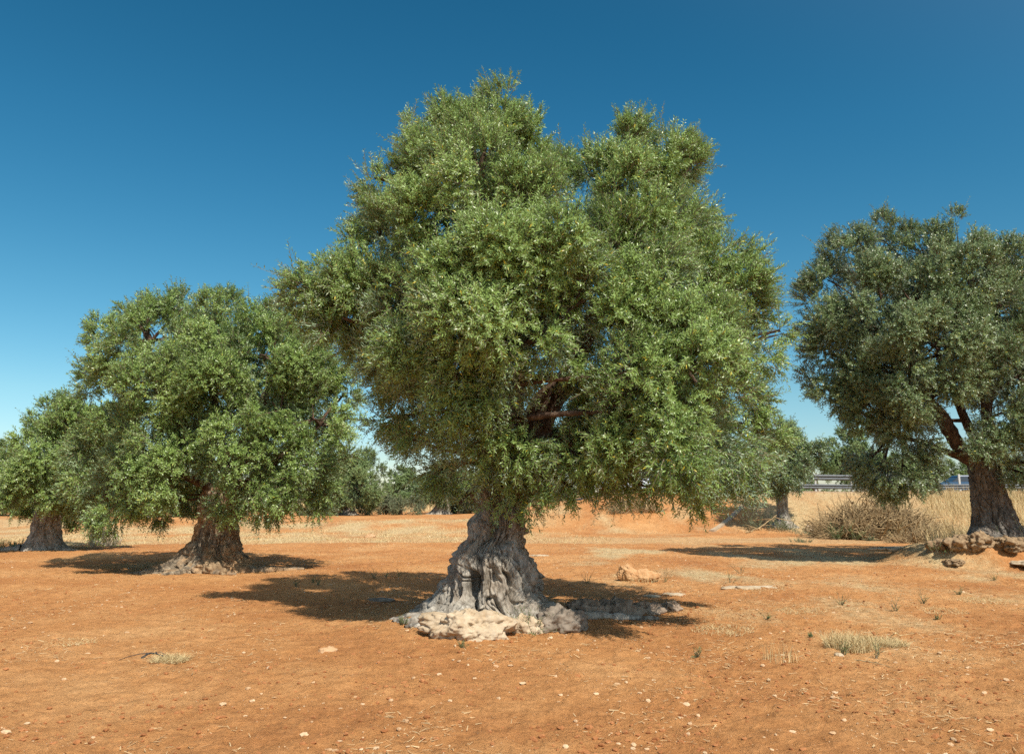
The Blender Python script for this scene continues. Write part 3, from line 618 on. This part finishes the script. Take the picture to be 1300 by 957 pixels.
# ------------------------------------------------------------------ rocks, log
def put_rock(name, label, cat, px, Y, size, m, seed, rough=.25, rot=0, sink=.1, n=36, group=None):
    x = (px-CX)/F*Y; z = gz(x, Y); g = MB(); rock(g, (x, Y, z+size[2]*(1-2*sink)-size[2]*.6), size, seed, n, rough, rot=rot)
    return tag(g.build(name, M[m], smooth=True, loc=(x, Y, z)), label, cat, group)
put_rock('rock', 'large pale cream limestone boulder at the foot of the centre trunk', 'rock', 597, 9.85, (.50, .36, .20), 'lime', 3.1, .34, 0, .05, 90)
put_rock('rock', 'small pale limestone block right of the large cream boulder', 'rock', 667, 10.05, (.20, .14, .14), 'lime', 5.3, .3, .3, .05, 48)
put_rock('rock', 'grey rounded rock against the right side of the centre trunk base', 'rock', 708, 10.3, (.30, .22, .2), 'greyrock', 8.2, .35, .2, .05, 56)
put_rock('rock', 'grey half buried rock in shade, first of the ridge right of the centre trunk', 'rock', 738, 11.4, (.26, .2, .18), 'greyrock2', 12.1, .4, .1, .1, 48)
put_rock('rock', 'long grey rock in the middle of the shaded ridge right of the trunk', 'rock', 775, 11.8, (.34, .2, .17), 'greyrock2', 15.6, .4, -.2, .1, 56)
put_rock('rock', 'grey flat rock near the right end of the shaded ridge', 'rock', 812, 12.1, (.24, .15, .12), 'greyrock2', 18.1, .4, .2, .1, 48)
put_rock('rock', 'small grey rock at the sunlit tip of the shaded ridge', 'rock', 843, 12.4, (.17, .12, .10), 'greyrock2', 21.7, .4, .4, .1, 40)
put_rock('rock', 'flat pale stone embedded in the soil right of the log', 'rock', 846, 14.4, (.20, .16, .035), 'lime', 24.4, .25, 0, .2, 24)
put_rock('rock', 'thin pale stone slab embedded just below the log', 'rock', 820, 14.2, (.16, .14, .03), 'lime', 27.4, .25, 0, .2, 24)
put_rock('rock', 'flat whitish stone lying in the shadow left of the centre trunk', 'rock', 490, 13.5, (.24, .14, .035), 'greyrock', 29.2, .3, .1, .2, 28)
put_rock('rock', 'brown fist sized stone on bare soil in the left foreground', 'rock', 428, 9.1, (.09, .06, .05), 'pebble', 31.9, .3, .3, .15, 24)
put_rock('rock', 'long flat cream stone flush with the soil left of the stony mound', 'rock', 1130, 22.3, (.75, .35, .07), 'lime', 35.3, .35, .05, .2, 30)
put_rock('rock', 'pale flat stone patch in the right middle ground', 'rock', 945, 15.3, (.55, .2, .035), 'lime', 38.3, .35, .02, .2, 28)
for k, (px, Y, sz, lab) in enumerate([(1180, 20.6, (.35, .28, .18), 'brown stone at the left foot of the mound under the right olive'), (1204, 20.3, (.42, .3, .26), 'lumpy brown boulder on the mound left of the right trunk'),
      (1226, 20.1, (.30, .28, .26), 'upright rounded boulder directly in front of the right trunk'), (1262, 20.0, (.45, .3, .2), 'dark cracked boulder front right of the right trunk'), (1290, 20.1, (.4, .3, .2), 'brown boulder on the mound at the right picture edge'),
      (1192, 19.9, (.24, .2, .1), 'small stone low on the mound slope'), (1275, 19.4, (.6, .25, .06), 'long flat pale slab at the foot of the mound on the right')]):
    put_rock('rock', lab, 'rock', px, Y, (sz[0], sz[1], sz[2]*.8), 'moundrock' if k != 6 else 'lime', 41+k*2.3, .5, k*.3, .12, 50)
for k, (px, Y, sz, lab) in enumerate([(148, 30.5, (.55, .4, .38), 'pale field stone mound behind the left olive'), (1018, 41, (.2, .2, .3), 'small grey standing stone on the bank left of the brush heap'), (475, 36, (.22, .15, .12), 'small reddish stone at the edge of the dry grass field'),
      (682, 24, (.3, .2, .03), 'flat pale stone right of the centre trunk in middle distance'), (1042, 8.9, (.05, .04, .03), 'small cream pebble stone in the right foreground')]):
    put_rock('rock', lab, 'rock', px, Y, sz, 'lime' if k != 2 else 'pebble', 61+k*2.9, .3, .1, .1, 26)
# warm knobbly stones and roots heaped against the left trunk
rng = np.random.RandomState(91)
for k, (px, dY, sx, lab) in enumerate([(258, -.80, .15, 'tan rounded stone wedged at the left front of the left trunk'), (283, -.92, .20, 'biggest tan stone against the front of the left trunk'), (296, -1.25, .10, 'low brown stone in front of the left trunk roots')]):
    put_rock('rock', lab, 'rock', px, LY+dY, (sx, sx*.8, sx*.9), 'moundrock', 71+k*1.7, .4, k, .0, 28)

lx, lyy = (803-CX)/F*16.7, 16.7; lz = gz(lx, lyy)
g = MB()
rock(g, (0, 0, 0), (.37, .15, .14), 6.1, 90, .30)
V = g.v[0].astype(float); xx = V[:, 0]
V[:, 2] *= 1 - .30*np.exp(-((xx-.02)/.12)**2) + .25*(xx < -.1)
V[:, 2] += -.16*np.minimum(xx, 0) + .03*np.abs(noise3(np.stack([xx*3, V[:, 1]*22, V[:, 2]*22], -1))) - .05*np.exp(-((V[:, 1]+.1)/.05)**2)
g.v[0] = (V + np.array([lx, lyy, lz+.11])).astype(np.float32)
tag(g.build('log', M['log'], smooth=True, loc=(lx, lyy, lz)), 'weathered ochre broken log piece lying on the bare soil right of the centre olive', 'log')
# fallen branches
def stick(pts, r, label, seed, twigs=6, m='brush'):
    g = MB(); rg = np.random.RandomState(seed); pts = np.array(pts, float)
    P = []
    for px, Y, h in pts: x = (px-CX)/F*Y; P.append([x, Y, gz(x, Y)+h])
    P = np.array(P); t = np.linspace(0, 1, 16); s_ = np.linspace(0, 1, len(P)); Q = np.stack([np.interp(t, s_, P[:, k]) for k in range(3)], -1)+rg.normal(size=(16, 3))*r*.4
    tube(g, Q, np.linspace(r, r*.35, 16), 7, .5, .2, seed)
    for _ in range(twigs):
        a = Q[rg.randint(3, 15)]; tube(g, curve(a, a+rg.normal(size=3)*np.array([.25, .15, .06])*r/.012+[0, 0, .02], 5, .2, rg), np.linspace(r*.4, r*.12, 5), 4, .6)
    return tag(g.build('fallen_branch', M[m], loc=tuple(Q[0])), label, 'branch')
stick([(205, 8.7, .01), (216, 8.75, .07), (231, 8.7, .05), (240, 8.8, .02)], .012, 'thin dark twig with curved ends beside the straw clump at lower left', 3, 4, 'dark')
stick([(1060, 8.7, .01), (1085, 8.5, .02), (1105, 8.3, .01)], .008, 'thin dark twig lying in the right foreground', 4, 3, 'brush')
stick([(938, 39.5, .05), (955, 39.3, .3), (978, 39.5, .9)], .045, 'grey fallen branch leaning on the bank beside the young olive', 5, 7, 'brush')
stick([(1105, 9.9, .02), (1112, 9.8, .10), (1120, 10.1, .01)], .008, 'pale bent straw coloured twig above the dry grass tuft at right', 6, 3, 'straw')
# ------------------------------------------------------------------ plants
def grass(mb, P, H, W_, rng, lean=.35, segs=3, var=None, wind=None):
    N = len(P); d = rng.uniform(0, 2*np.pi, N); ax = np.stack([np.cos(d), np.sin(d), 0*d], -1); ln = lean*rng.uniform(.2, 1.4, N)
    if wind is not None: ax = unit(ax + np.array(wind)); 
    f = rng.uniform(0, 2*np.pi, N); wv = np.stack([np.cos(f), np.sin(f), 0*f], -1)
    t = np.linspace(0, 1, segs+1)
    C = P[:, None] + np.array([0, 0, 1.0])*(H*(1-.25*ln))[:, None, None]*t[None, :, None] + ax[:, None]*(H*ln)[:, None, None]*(t**1.8)[None, :, None]
    w = W_*(1-t*.85)
    V = np.stack([C-wv[:, None]*w[None, :, None]/2, C+wv[:, None]*w[None, :, None]/2], 2).reshape(-1, 3)
    k = (segs+1)*2; b = np.arange(N)[:, None, None]*k; i = np.arange(segs)[None, :, None]*2
    Q = (b+i+np.array([0, 1, 3, 2])[None, None]).reshape(-1, 4)
    vv = np.repeat(rng.uniform(0, .6, N) if var is None else var, segs)
    mb.add(V, Q, vv)
def ground_pts(x, y): return np.stack([x, y, height(x, y, False)], -1)
def tuft(px, Y, r, h, n, label, cat, m='straw', name='dry_grass_tuft', lean=.7, w=.006, seed=1, group=None):
    rg = np.random.RandomState(seed); x0 = (px-CX)/F*Y; a = rg.uniform(0, 2*np.pi, n); q = r*np.sqrt(rg.uniform(0, 1, n))*.8
    P = ground_pts(x0+np.cos(a)*q, Y+np.sin(a)*q); g = MB(); grass(g, P, h*rg.uniform(.4, 1.1, n), w, rg, lean)
    return tag(g.build(name, M[m], loc=(x0, Y, gz(x0, Y))), label, cat, group)
tuft(1057, 9.35, .34, .20, 1500, 'pale straw tuft in the right foreground, left of the flattened straw', 'dry grass', seed=2, lean=1.0)
tuft(1100, 9.6, .30, .11, 1100, 'flattened pale straw patch in the right foreground', 'dry grass', seed=3, lean=1.8)
tuft(240, 8.65, .22, .10, 900, 'rounded clump of matted straw in the lower left foreground', 'dry grass', seed=4, lean=1.6)
tuft(1170, 12.3, .45, .06, 500, 'thin straw patch lying below the stony mound', 'dry grass', seed=5, lean=2.0)
tuft(805, 16.8, .5, .22, 400, 'wispy dry stalks standing behind the log', 'dry grass', seed=6, lean=.8)
tuft(950, 15.0, .6, .05, 500, 'flat straw litter around the pale stone patch', 'dry grass', seed=7, lean=2.0)
tuft(120, 9.6, .35, .05, 350, 'sparse straw bits near the left picture edge', 'dry grass', seed=8, lean=2.0)
tuft(975, 8.6, .25, .2, 60, 'few tall thin dry stalks in the right foreground', 'dry grass', seed=9, lean=.3)
def herb(px, Y, h, label, seed, n=14, m='weed', r=.05, group=None, name='weed', leaf=.03, upr=1.2, cat='weed'):
    rg = np.random.RandomState(seed); x0 = (px-CX)/F*Y; z0 = gz(x0, Y)
    P = np.tile([x0, Y, z0-.01], (n, 1)) + rg.normal(size=(n, 3))*np.array([r*.4, r*.4, 0])
    D = rg.normal(size=(n, 3))*np.array([.5, .5, .2]) + np.array([0, 0, upr]); g = MB()
    sprays(g, P, D, h*rg.uniform(.5, 1.1, n), rg, 9, leaf, .3, .003)
    return tag(g.build(name, [M[m], M['twig']], loc=(x0, Y, z0)), label, cat, group)
GW = 'small weeds sprouting from the bare soil'
for k, (px, Y, h, lab) in enumerate([(836, 16.6, 0.42, 'tallest thin weed, just right of the ochre log'), (916, 16.2, 0.38, 'upright thin weed alone on the soil between log and pale stone patch'), (742, 16.2, 0.3, 'thin weed on the soil left of the ochre log'), (483, 17.0, 0.3, 'tall thin weed at the upper rim of the main shadow'), (413, 16.0, 0.22, 'thin weed at the left tip of the main shadow'), (496, 17.2, 0.24, 'thin weed just right of the tallest one on the shadow rim'), (1115, 12.2, 0.32, 'bright upright weed above the flattened straw patch'), (872, 8.9, 0.18, 'small weed at the bottom, below and right of the shaded rock ridge'), (1086, 8.8, 0.26, 'green weed at the lower edge of the flattened straw patch'), (407, 16.4, 0.16, 'tiny weed beside the left tip of the main shadow'), (590, 9.1, 0.1, 'tiny green weed in front of the large cream boulder'), (960, 11.5, 0.12, 'tiny weed on bare soil below the pale flat stone patch'), (1050, 12.9, 0.2, 'small weed well above the pale straw tuft at right'), (1195, 14.2, 0.18, 'small weed on the bare soil at the far right foreground'), (1150, 13.2, 0.2, 'weed right of the bright upright weed in the right foreground'), (1240, 17.0, 0.2, 'weed on the bare soil in front of the stony mound'), (1048, 9.0, 0.2, 'green weed growing out of the pale straw tuft'), (386, 15.8, 0.2, 'thin weed on sunlit soil between the left tree and the main shadow'), (512, 17.4, 0.22, 'rightmost thin weed on the rim of the main shadow'), (1165, 11.5, 0.12, 'tiny weed below the thin straw patch at right'), (1010, 10.0, 0.1, 'tiny weed left of the pale straw tuft'), (930, 18.5, 0.3, 'thin weed farther back, just before the right olive shadow')]):
    herb(px, Y, h, lab, 100+k, 7, r=.03, group=GW)
herb(1062, 36.5, 1.3, 'green bush at the left shoulder of the brush heap', 151, 60, r=1.2, leaf=.12, upr=.7, m='shrub')
herb(1020, 37.5, .6, 'dry greenish clump on the bank between young olive and brush heap', 152, 40, r=.8, leaf=.1, upr=.7, m='shrub')
tuft(905, 10.6, .5, .07, 700, 'scattered straw patch at right, below the pale flat stone', 'dry grass', seed=10, lean=1.9)
tuft(1225, 13.5, .5, .08, 600, 'matted straw on the soil near the right picture edge', 'dry grass', seed=11, lean=1.9)
tuft(1000, 12.2, .45, .06, 500, 'thin straw patch between the pale stone and the foreground tuft', 'dry grass', seed=12, lean=2.0)
herb(1180, 20.4, .45, 'dark green weed clump at the left foot of the stony mound', 131, 40, r=.5, leaf=.05, upr=.7)
herb(1118, 34.0, .7, 'bright green weed right in front of the brush heap', 132, 26, r=.3, leaf=.09)
herb(1052, 33.6, .8, 'bright green weed at the left front of the brush heap', 133, 30, r=.3, leaf=.09)
herb(1075, 33.6, .7, 'light green weed at the middle front of the brush heap', 134, 26, r=.3, leaf=.09)
herb(32, 28.5, .35, 'green weed patch at the left edge before the far left olive', 135, 60, r=1.0, leaf=.07, upr=.8)
herb(5, 26.0, .35, 'green weed at the extreme left picture edge', 136, 30, r=.4, leaf=.07, upr=.8)
herb(948, 41.5, 1.1, 'grey green weed clump in the shade of the bank', 137, 34, r=.5, leaf=.12, m='shrub')
herb(983, 41.2, .9, 'pale grass clump hugging the young olive trunk', 138, 60, r=.9, leaf=.12, m='shrub')
herb(1092, 33.2, .35, 'low silvery weed on the soil before the brush heap', 139, 26, r=.12, leaf=.07, m='shrub', upr=.6)
herb(1010, 31.5, .3, 'low silvery weed left of the brush heap on red soil', 140, 26, r=.5, leaf=.07, m='shrub', upr=.5)
herb(1175, 26.5, .5, 'green weed beside the shadow left of the mound', 141, 26, r=.3, leaf=.07)
herb(672, 10.05, .40, 'dark green shoots sprouting at the right foot of the centre trunk', 142, 46, r=.28, leaf=.035, upr=.8)
herb(518, 10.55, .16, 'small green sprout at the left root tip of the centre trunk', 143, 10, r=.05)
herb(1292, 21.2, .9, 'green leafy bush growing behind the right trunk at the picture edge', 144, 80, r=1.0, leaf=.07, upr=.8, m='shrub')

def shrub(px, Y, w, h, label, seed, m='shrub', leaf=.14):
    x0 = (px-CX)/F*Y; z0 = gz(x0, Y); rg = np.random.RandomState(seed); g, b = MB(), MB()
    B_ = [[x0+rg.normal()*w*.3, Y+rg.normal()*w*.3, z0+h*.45+rg.uniform(-.1, .15)*h, h*.5] for _ in range(max(2, int(w/h*2)))]
    e = tag(empty('shrub', (x0, Y, z0)), label, 'shrub')
    crown(g, b, B_, seed, .35, 2.4, 5, leaf, .35, .4, lambda c: np.array([x0, Y, z0-.05]))
    b.build('stem', M['twig'], e, loc=(x0, Y, z0)); g.build('foliage', [M[m], M['twig']], e, loc=(x0, Y, z0))
for k, (px, Y, w, h, lab) in enumerate([(470, 66, 1.0, .9, 'grey green round shrub right of the two stubby distant trunks'), (493, 68, 1.6, 1.1, 'widest grey green shrub in the distant row'), (515, 66, 1.3, 1.0, 'darker shrub at the right end of the distant row'), (590, 72, 1.6, 2.2, 'pale green shrub right of the leaning distant trunk'),
     (640, 74, 2.0, 1.6, 'shrub directly behind the centre trunk'), (415, 62, 2.4, 1.2, 'low shrub behind the left olive lower right foliage'), (700, 70, 2.4, 1.4, 'low shrub seen right of the centre trunk below the crown'), (860, 60, 2.5, 1.4, 'low shrub on the bank behind the large right bulge of foliage'), (60, 64, 2.2, .9, 'low dark shrub row end left of the far left trunk')]):
    shrub(px, Y, w, h, lab, 200+k)

# brush heaps: tangles of dead twigs
def brush(px, Y, w, h, n, label, seed, dpt=1.0, r=.012):
    x0 = (px-CX)/F*Y; z0 = gz(x0, Y); rg = np.random.RandomState(seed); g = MB()
    for _ in range(n):
        u = rg.uniform(-1, 1); top = h*(1-abs(u)**2.2)*(.75+.35*noise3(np.array([[u*3.0+seed, 0, 0]]))[0]); v = rg.uniform(-1, 1)
        a = np.array([x0+u*w, Y+v*dpt, 0]); a[2] = gz(a[0], a[1]) + rg.uniform(0, .8)*top*(1-.6*abs(v))
        d = rg.normal(size=3)*np.array([1, .7, .55]) + [0, 0, .35]; d /= np.linalg.norm(d)
        tube(g, curve(a, a+d*rg.uniform(.3, .9)*h*.55, 5, .22, rg), np.linspace(r, r*.3, 5)*rg.choice([.5, .8, 1.2, 2.4], p=[.4, .3, .2, .1]), 3, rg.uniform(0, .6))
    return tag(g.build('brush_heap', M['brush'], loc=(x0, Y, z0)), label, 'brush heap')
brush(1100, 35.0, 2.2, 2.7, 3600, 'big heap of dead grey brown branches below the guard rail', 5, 1.2, .02)
brush(1160, 31.0, 1.2, 1.0, 1000, 'lower heap of tangled dead stems left of the tall dry grass', 6, .8, .016)
brush(800, 46.0, 1.4, 1.3, 700, 'small heap of dead stems showing below the centre crown', 7, .8, .02)

# tall dry grass behind the right olive and on the bank, dry stubble on the field (uncountable)
rng = np.random.RandomState(77)
def field(n, fx, fy, accept, H, Wd, lean, name, label, cat, m='straw', wind=None, clump=3.0):
    x = fx(n); y = fy(n); nz = noise3(np.stack([x*clump, y*clump, 0*x], -1))
    ok = accept(x, y) & (nz > rng.uniform(-.6, .5, n)); x, y = x[ok], y[ok]
    g = MB(); hh = H*rng.uniform(.45, 1.15, len(x))*(1+.35*noise3(np.stack([x*.8, y*.8, 0*x], -1))); grass(g, ground_pts(x, y), hh, Wd, rng, lean, wind=wind)
    tag(g.build(name, M[m]), label, cat, kind='stuff')
rt = np.hypot
field(52000, lambda n: rng.uniform(13.2, 34, n), lambda n: rng.uniform(23.5, 46, n), lambda x, y: (x > .505*y + .5*noise3(np.stack([y*.6, 0*y, 0*y], -1))) & (y > 23), .72, .02, .45, 'tall_dry_grass', 'tall golden dry grass covering the slope behind the right olive', 'dry grass', wind=(-.5, -.1, 0), clump=1.2)
field(40000, lambda n: rng.uniform(5, 40, n), lambda n: rng.uniform(39, 53, n), lambda x, y: (y > 40.0) & (rng.uniform(size=len(x)) < .12+.8*sm(.44, .52, x/y)), .22, .022, .8, 'bank_grass', 'short dry grass scattered over the road bank', 'dry grass', m='litter', clump=.8)
field(52000, lambda n: rng.uniform(-22, 4, n), lambda n: np.exp(rng.uniform(np.log(29), np.log(64), n)), lambda x, y: (straw_mask(x, y)-.25)*1.6 > rng.uniform(size=len(x)), .12, .022, 1.2, 'dry_stubble', 'pale dry stubble covering the far field between the trees', 'dry grass', clump=.8)
field(26000, lambda n: rng.uniform(-30, 8, n), lambda n: rng.uniform(78, 120, n), lambda x, y: y > 0, .55, .06, .5, 'far_dry_grass', 'dry grass beyond the distant olive row', 'dry grass', clump=.3)

# far off belt of trees along the horizon
g, b = MB(), MB(); rng2 = np.random.RandomState(5); B_ = []
for k in range(150):
    x = -190 + 380*k/149 + rng2.normal()*2; y = 170 + rng2.uniform(-12, 35); r_ = rng2.uniform(.9, 1.7)
    B_.append([x, y, gz(x, y)+r_*.8, r_])
crown(g, b, B_, 9, 1.3, .8, 5, .55, 1.0, .5, None)
tag(g.build('far_wood', [M['leaf_far'], M['twig']]), 'far off belt of low olive trees along the horizon', 'trees', kind='stuff')
# loose litter on the soil
def scatter(n, dmin, dmax, amax=40, bias=0):
    d = np.exp(rng.uniform(np.log(dmin), np.log(dmax), n)); a = np.radians(rng.uniform(-amax, amax, n) + bias)
    return d*np.sin(a), d*np.cos(a)
def stones(n, dmin, dmax, smin, smax, m, name, label, cat, keep=None, pw=3.0, seed=0):
    x, y = scatter(n, dmin, dmax)
    cl = fbm(np.stack([x*.7+seed, y*.7, 0*x], -1), 3); ok = cl + .25*sm(-1, 3, x) > rng.uniform(-.35, .8, n)
    if keep is not None: ok &= keep(x, y)
    x, y = x[ok], y[ok]; n = len(x); sz = smin + (smax-smin)*rng.uniform(0, 1, n)**pw
    t = np.pi*(3-5**.5)*np.arange(14); zz = 1-2*(np.arange(14)+.5)/14; rr_ = np.sqrt(1-zz*zz)
    import mathutils
    base = np.stack([np.cos(t)*rr_, np.sin(t)*rr_, zz], -1)
    import bmesh
    bm = bmesh.new(); vs = [bm.verts.new(v) for v in base]; bmesh.ops.convex_hull(bm, input=vs); bm.verts.index_update()
    tri = np.array([[v.index for v in f.verts] for f in bm.faces]); bm.free()
    V = base[None]*(1+rng.uniform(-.28, .28, (n, 14, 1)))*np.stack([rng.uniform(.7, 1.4, n), rng.uniform(.7, 1.3, n), rng.uniform(.35, .8, n)], -1)[:, None]*sz[:, None, None]
    V = V + np.stack([x, y, height(x, y)+sz*.18], -1)[:, None]
    Q = (np.arange(n)[:, None, None]*14 + tri[None]).reshape(-1, 3)
    g = MB(); g.add(V.reshape(-1, 3), Q, np.repeat(rng.uniform(0, .6, n), len(tri))); tag(g.build(name, M[m], smooth=False), label, cat, kind='stuff')
stones(26000, 4.6, 30, .004, .024, 'clod', 'soil_clods', 'crumbly red soil clods scattered over the tilled ground', 'soil', seed=1)
stones(8000, 4.6, 40, .004, .026, 'pebble', 'gravel', 'small pale pebbles scattered over the red soil', 'gravel', pw=4, seed=4)
x, y = scatter(60000, 4.6, 30); keep = (fbm(np.stack([x*.8, y*.5, 0*x+3], -1), 4) + .30*sm(-1, 3, x) > rng.uniform(-.1, 1.0, len(x))); x, y = x[keep], y[keep]; k2 = (y > 8.5) | (rng.uniform(size=len(x)) < .4); x, y = x[k2], y[k2]; n_ = len(x)
a = rng.uniform(0, np.pi, n_); Ls = rng.uniform(.008, .034, n_)*(1+.04*y); Ws = rng.uniform(.0012, .0032, n_)*(1+.05*y); d = np.stack([np.cos(a), np.sin(a), rng.uniform(-.25, .25, n_)], -1)
w = np.stack([-np.sin(a), np.cos(a), rng.uniform(-.5, .5, n_)], -1); c = np.stack([x, y, height(x, y)+.008], -1)
V = np.stack([c-d*Ls[:, None]-w*Ws[:, None], c+d*Ls[:, None]-w*Ws[:, None]*.6, c+d*Ls[:, None]+w*Ws[:, None]*.6, c-d*Ls[:, None]+w*Ws[:, None]], 1).reshape(-1, 3)
g = MB(); g.add(V, np.arange(n_)[:, None]*4+np.array([0, 1, 2, 3]), rng.uniform(0, .6, n_)); tag(g.build('straw_litter', M['litter']), 'bits of straw and dry leaves littering the red soil', 'litter', kind='stuff')

# ------------------------------------------------------------------ bank edge, guard rail, cars
def bx(mb, a, b, var=0):
    x0, y0, z0 = a; x1, y1, z1 = b
    V = [(x0, y0, z0), (x1, y0, z0), (x1, y1, z0), (x0, y1, z0), (x0, y0, z1), (x1, y0, z1), (x1, y1, z1), (x0, y1, z1)]
    mb.add(V, [(0, 3, 2, 1), (4, 5, 6, 7), (0, 1, 5, 4), (1, 2, 6, 5), (2, 3, 7, 6), (3, 0, 4, 7)], var)
g = MB(); a = np.array([(897-CX)/F*41, 41.0]); b = np.array([(938-CX)/F*46.5, 46.5]); t = np.linspace(0, 1, 24)
for dz0, ww in ((.0, .13),):
    c = a + (b-a)*t[:, None]; nrm = unit(np.array([[-(b-a)[1], (b-a)[0]]]))
    z = height(c[:, 0], c[:, 1], False) + .09 + .02*noise3(np.stack([t*9, t*0, t*0], -1)); pr = [(-ww, -.5), (-ww, 0), (ww, .0), (ww, -.5)]
    V = np.stack([np.stack([c[:, 0]+q*nrm[0, 0], c[:, 1]+q*nrm[0, 1], z+h_], -1) for q, h_ in pr], 1).reshape(-1, 3)
    g.add(V, grid_faces(24, 4)); g.add(V[:4], [(0, 1, 2, 3)]); g.add(V[-4:], [(3, 2, 1, 0)])
tag(g.build('concrete_edging', M['concrete'], loc=(a[0], a[1], gz(*a))), 'pale concrete edging running up the bank left of the young olive', 'edging')

GRY = 52.0; gx = [(px-CX)/F*GRY for px in range(894, 1700, 45)]; zt = lambda x: gz(x, GRY)
e = tag(empty('guard_rail', (gx[3], GRY, zt(gx[3]))), 'grey metal guard rail with white posts along the top of the bank', 'guard rail')
gl_ = (gx[3], GRY, zt(gx[3]))
def wbeam(x0, x1, zc, hgt, dep, m, name):
    g = MB(); n_ = 40; xs = np.linspace(x0, x1, n_); prof = [(-.5, 0), (-.42, -.6), (-.25, -1), (-.12, -.6), (0, 0), (.12, -.6), (.25, -1), (.42, -.6), (.5, 0)]
    z = height(xs, xs*0+GRY, False) + zc
    V = np.stack([np.stack([xs, xs*0+GRY-.10+dep*q, z+h_*hgt], -1) for h_, q in prof], 1)
    V2 = V.copy(); V2[..., 1] += .012; nn = len(prof)
    g.add(V.reshape(-1, 3), grid_faces(n_, nn)); g.add(V2.reshape(-1, 3), grid_faces(n_, nn)[:, ::-1])
    g.build(name, M[m], e, loc=gl_)
wbeam(gx[0], gx[-1], .42, .30, .07, 'steel', 'rail'); wbeam((1027-CX)/F*GRY, (1125-CX)/F*GRY, 1.0, .36, .09, 'steel', 'rail')
g = MB(); xs = np.linspace(gx[0], gx[-1], 60); z = height(xs, xs*0+GRY, False)
V = np.stack([np.stack([xs, xs*0+GRY+q, z+h_], -1) for q, h_ in ((-.22, -.3), (-.22, .12), (.0, .12), (0, -.3))], 1).reshape(-1, 3); g.add(V, grid_faces(60, 4)); g.build('kerb', M['concrete'], e, loc=gl_)
for x in gx:
    g = MB(); z = zt(x); bx(g, (x-.055, GRY-.10, z+.1), (x+.055, GRY+.0, z+1.2)); g.build('post', M['white'] if x > 17 else M['steel'], e, loc=gl_)

def car(px, Y, colr, label, rotz, seed):
    x0 = (px-CX)/F*Y; z0 = gz(x0, Y)+.05; m = bpy.data.materials.new('car paint'); m.use_nodes = True; p = m.node_tree.nodes['Principled BSDF']
    p.inputs['Base Color'].default_value = (*colr, 1); p.inputs['Roughness'].default_value = .25; p.inputs['Coat Weight'].default_value = .6
    gm_ = bpy.data.materials.get('car glass') or bpy.data.materials.new('car glass'); gm_.use_nodes = True; q = gm_.node_tree.nodes['Principled BSDF']
    q.inputs['Base Color'].default_value = (.03, .04, .05, 1); q.inputs['Roughness'].default_value = .05
    e = tag(empty('parked_car', (x0, Y, z0)), label, 'car'); loc = (x0, Y, z0)
    def loft(prof, wb, wt, mt, name):
        prof = np.array(prof); zmin, zmax = prof[:, 1].min(), prof[:, 1].max(); k = len(prof); g = MB(); L_ = []
        for s_ in (-1, -.88, .88, 1):
            ww = (wb + (wt-wb)*(prof[:, 1]-zmin)/(zmax-zmin))/2; sc = 1 if abs(s_) < .9 else .955; cxm = prof.mean(0)
            P = (prof-cxm)*sc+cxm; L_.append(np.stack([P[:, 0]+x0, Y+s_*ww, P[:, 1]+z0], -1))
        V = np.stack(L_, 0); g.add(V.reshape(-1, 3), [[i*k+j, i*k+(j+1) % k, (i+1)*k+(j+1) % k, (i+1)*k+j] for i in range(3) for j in range(k)])
        me_ = g.build(name, mt, e, loc=loc)
        import bmesh
        bm = bmesh.new(); bm.from_mesh(me_.data); bmesh.ops.remove_doubles(bm, verts=bm.verts, dist=1e-4); bmesh.ops.holes_fill(bm, edges=bm.edges); bmesh.ops.recalc_face_normals(bm, faces=bm.faces); bm.to_mesh(me_.data); bm.free()
    loft([(-2.1, .3), (-2.12, .62), (-2.0, .82), (-1.0, .95), (1.5, .98), (2.0, .92), (2.1, .6), (2.05, .3)], 1.75, 1.68, m, 'body')
    loft([(-1.05, .94), (-.35, 1.36), (1.1, 1.38), (1.75, .96)], 1.60, 1.20, gm_, 'window')
    loft([(-.42, 1.345), (-.3, 1.44), (1.0, 1.46), (1.2, 1.36)], 1.26, 1.14, m, 'roof')
    for sx in (-1.32, 1.3):
        for sy in (-.80, .80):
            g = MB(); th = np.linspace(0, 2*np.pi, 24, endpoint=False)
            V = np.stack([np.stack([x0+sx+np.cos(th)*r_, th*0+Y+sy+q, z0+.31+np.sin(th)*r_], -1) for q, r_ in ((-.09, .01), (-.10, .2), (-.09, .31), (.09, .31), (.10, .2), (.09, .01))], 1).reshape(-1, 3)
            g.add(V, grid_faces(24, 6, True)[:, ::-1]); g.build('wheel', M['dark'], e, loc=loc)
car(800, 57, (.62, .66, .7), 'white car on the road glimpsed below the centre crown', 0, 1)
car(1210, 64, (.03, .07, .14), 'blue car on the road glimpsed left of the right trunk', 0, 2)
print('leaves', stats, sum(stats.values()))
#CONTINUE
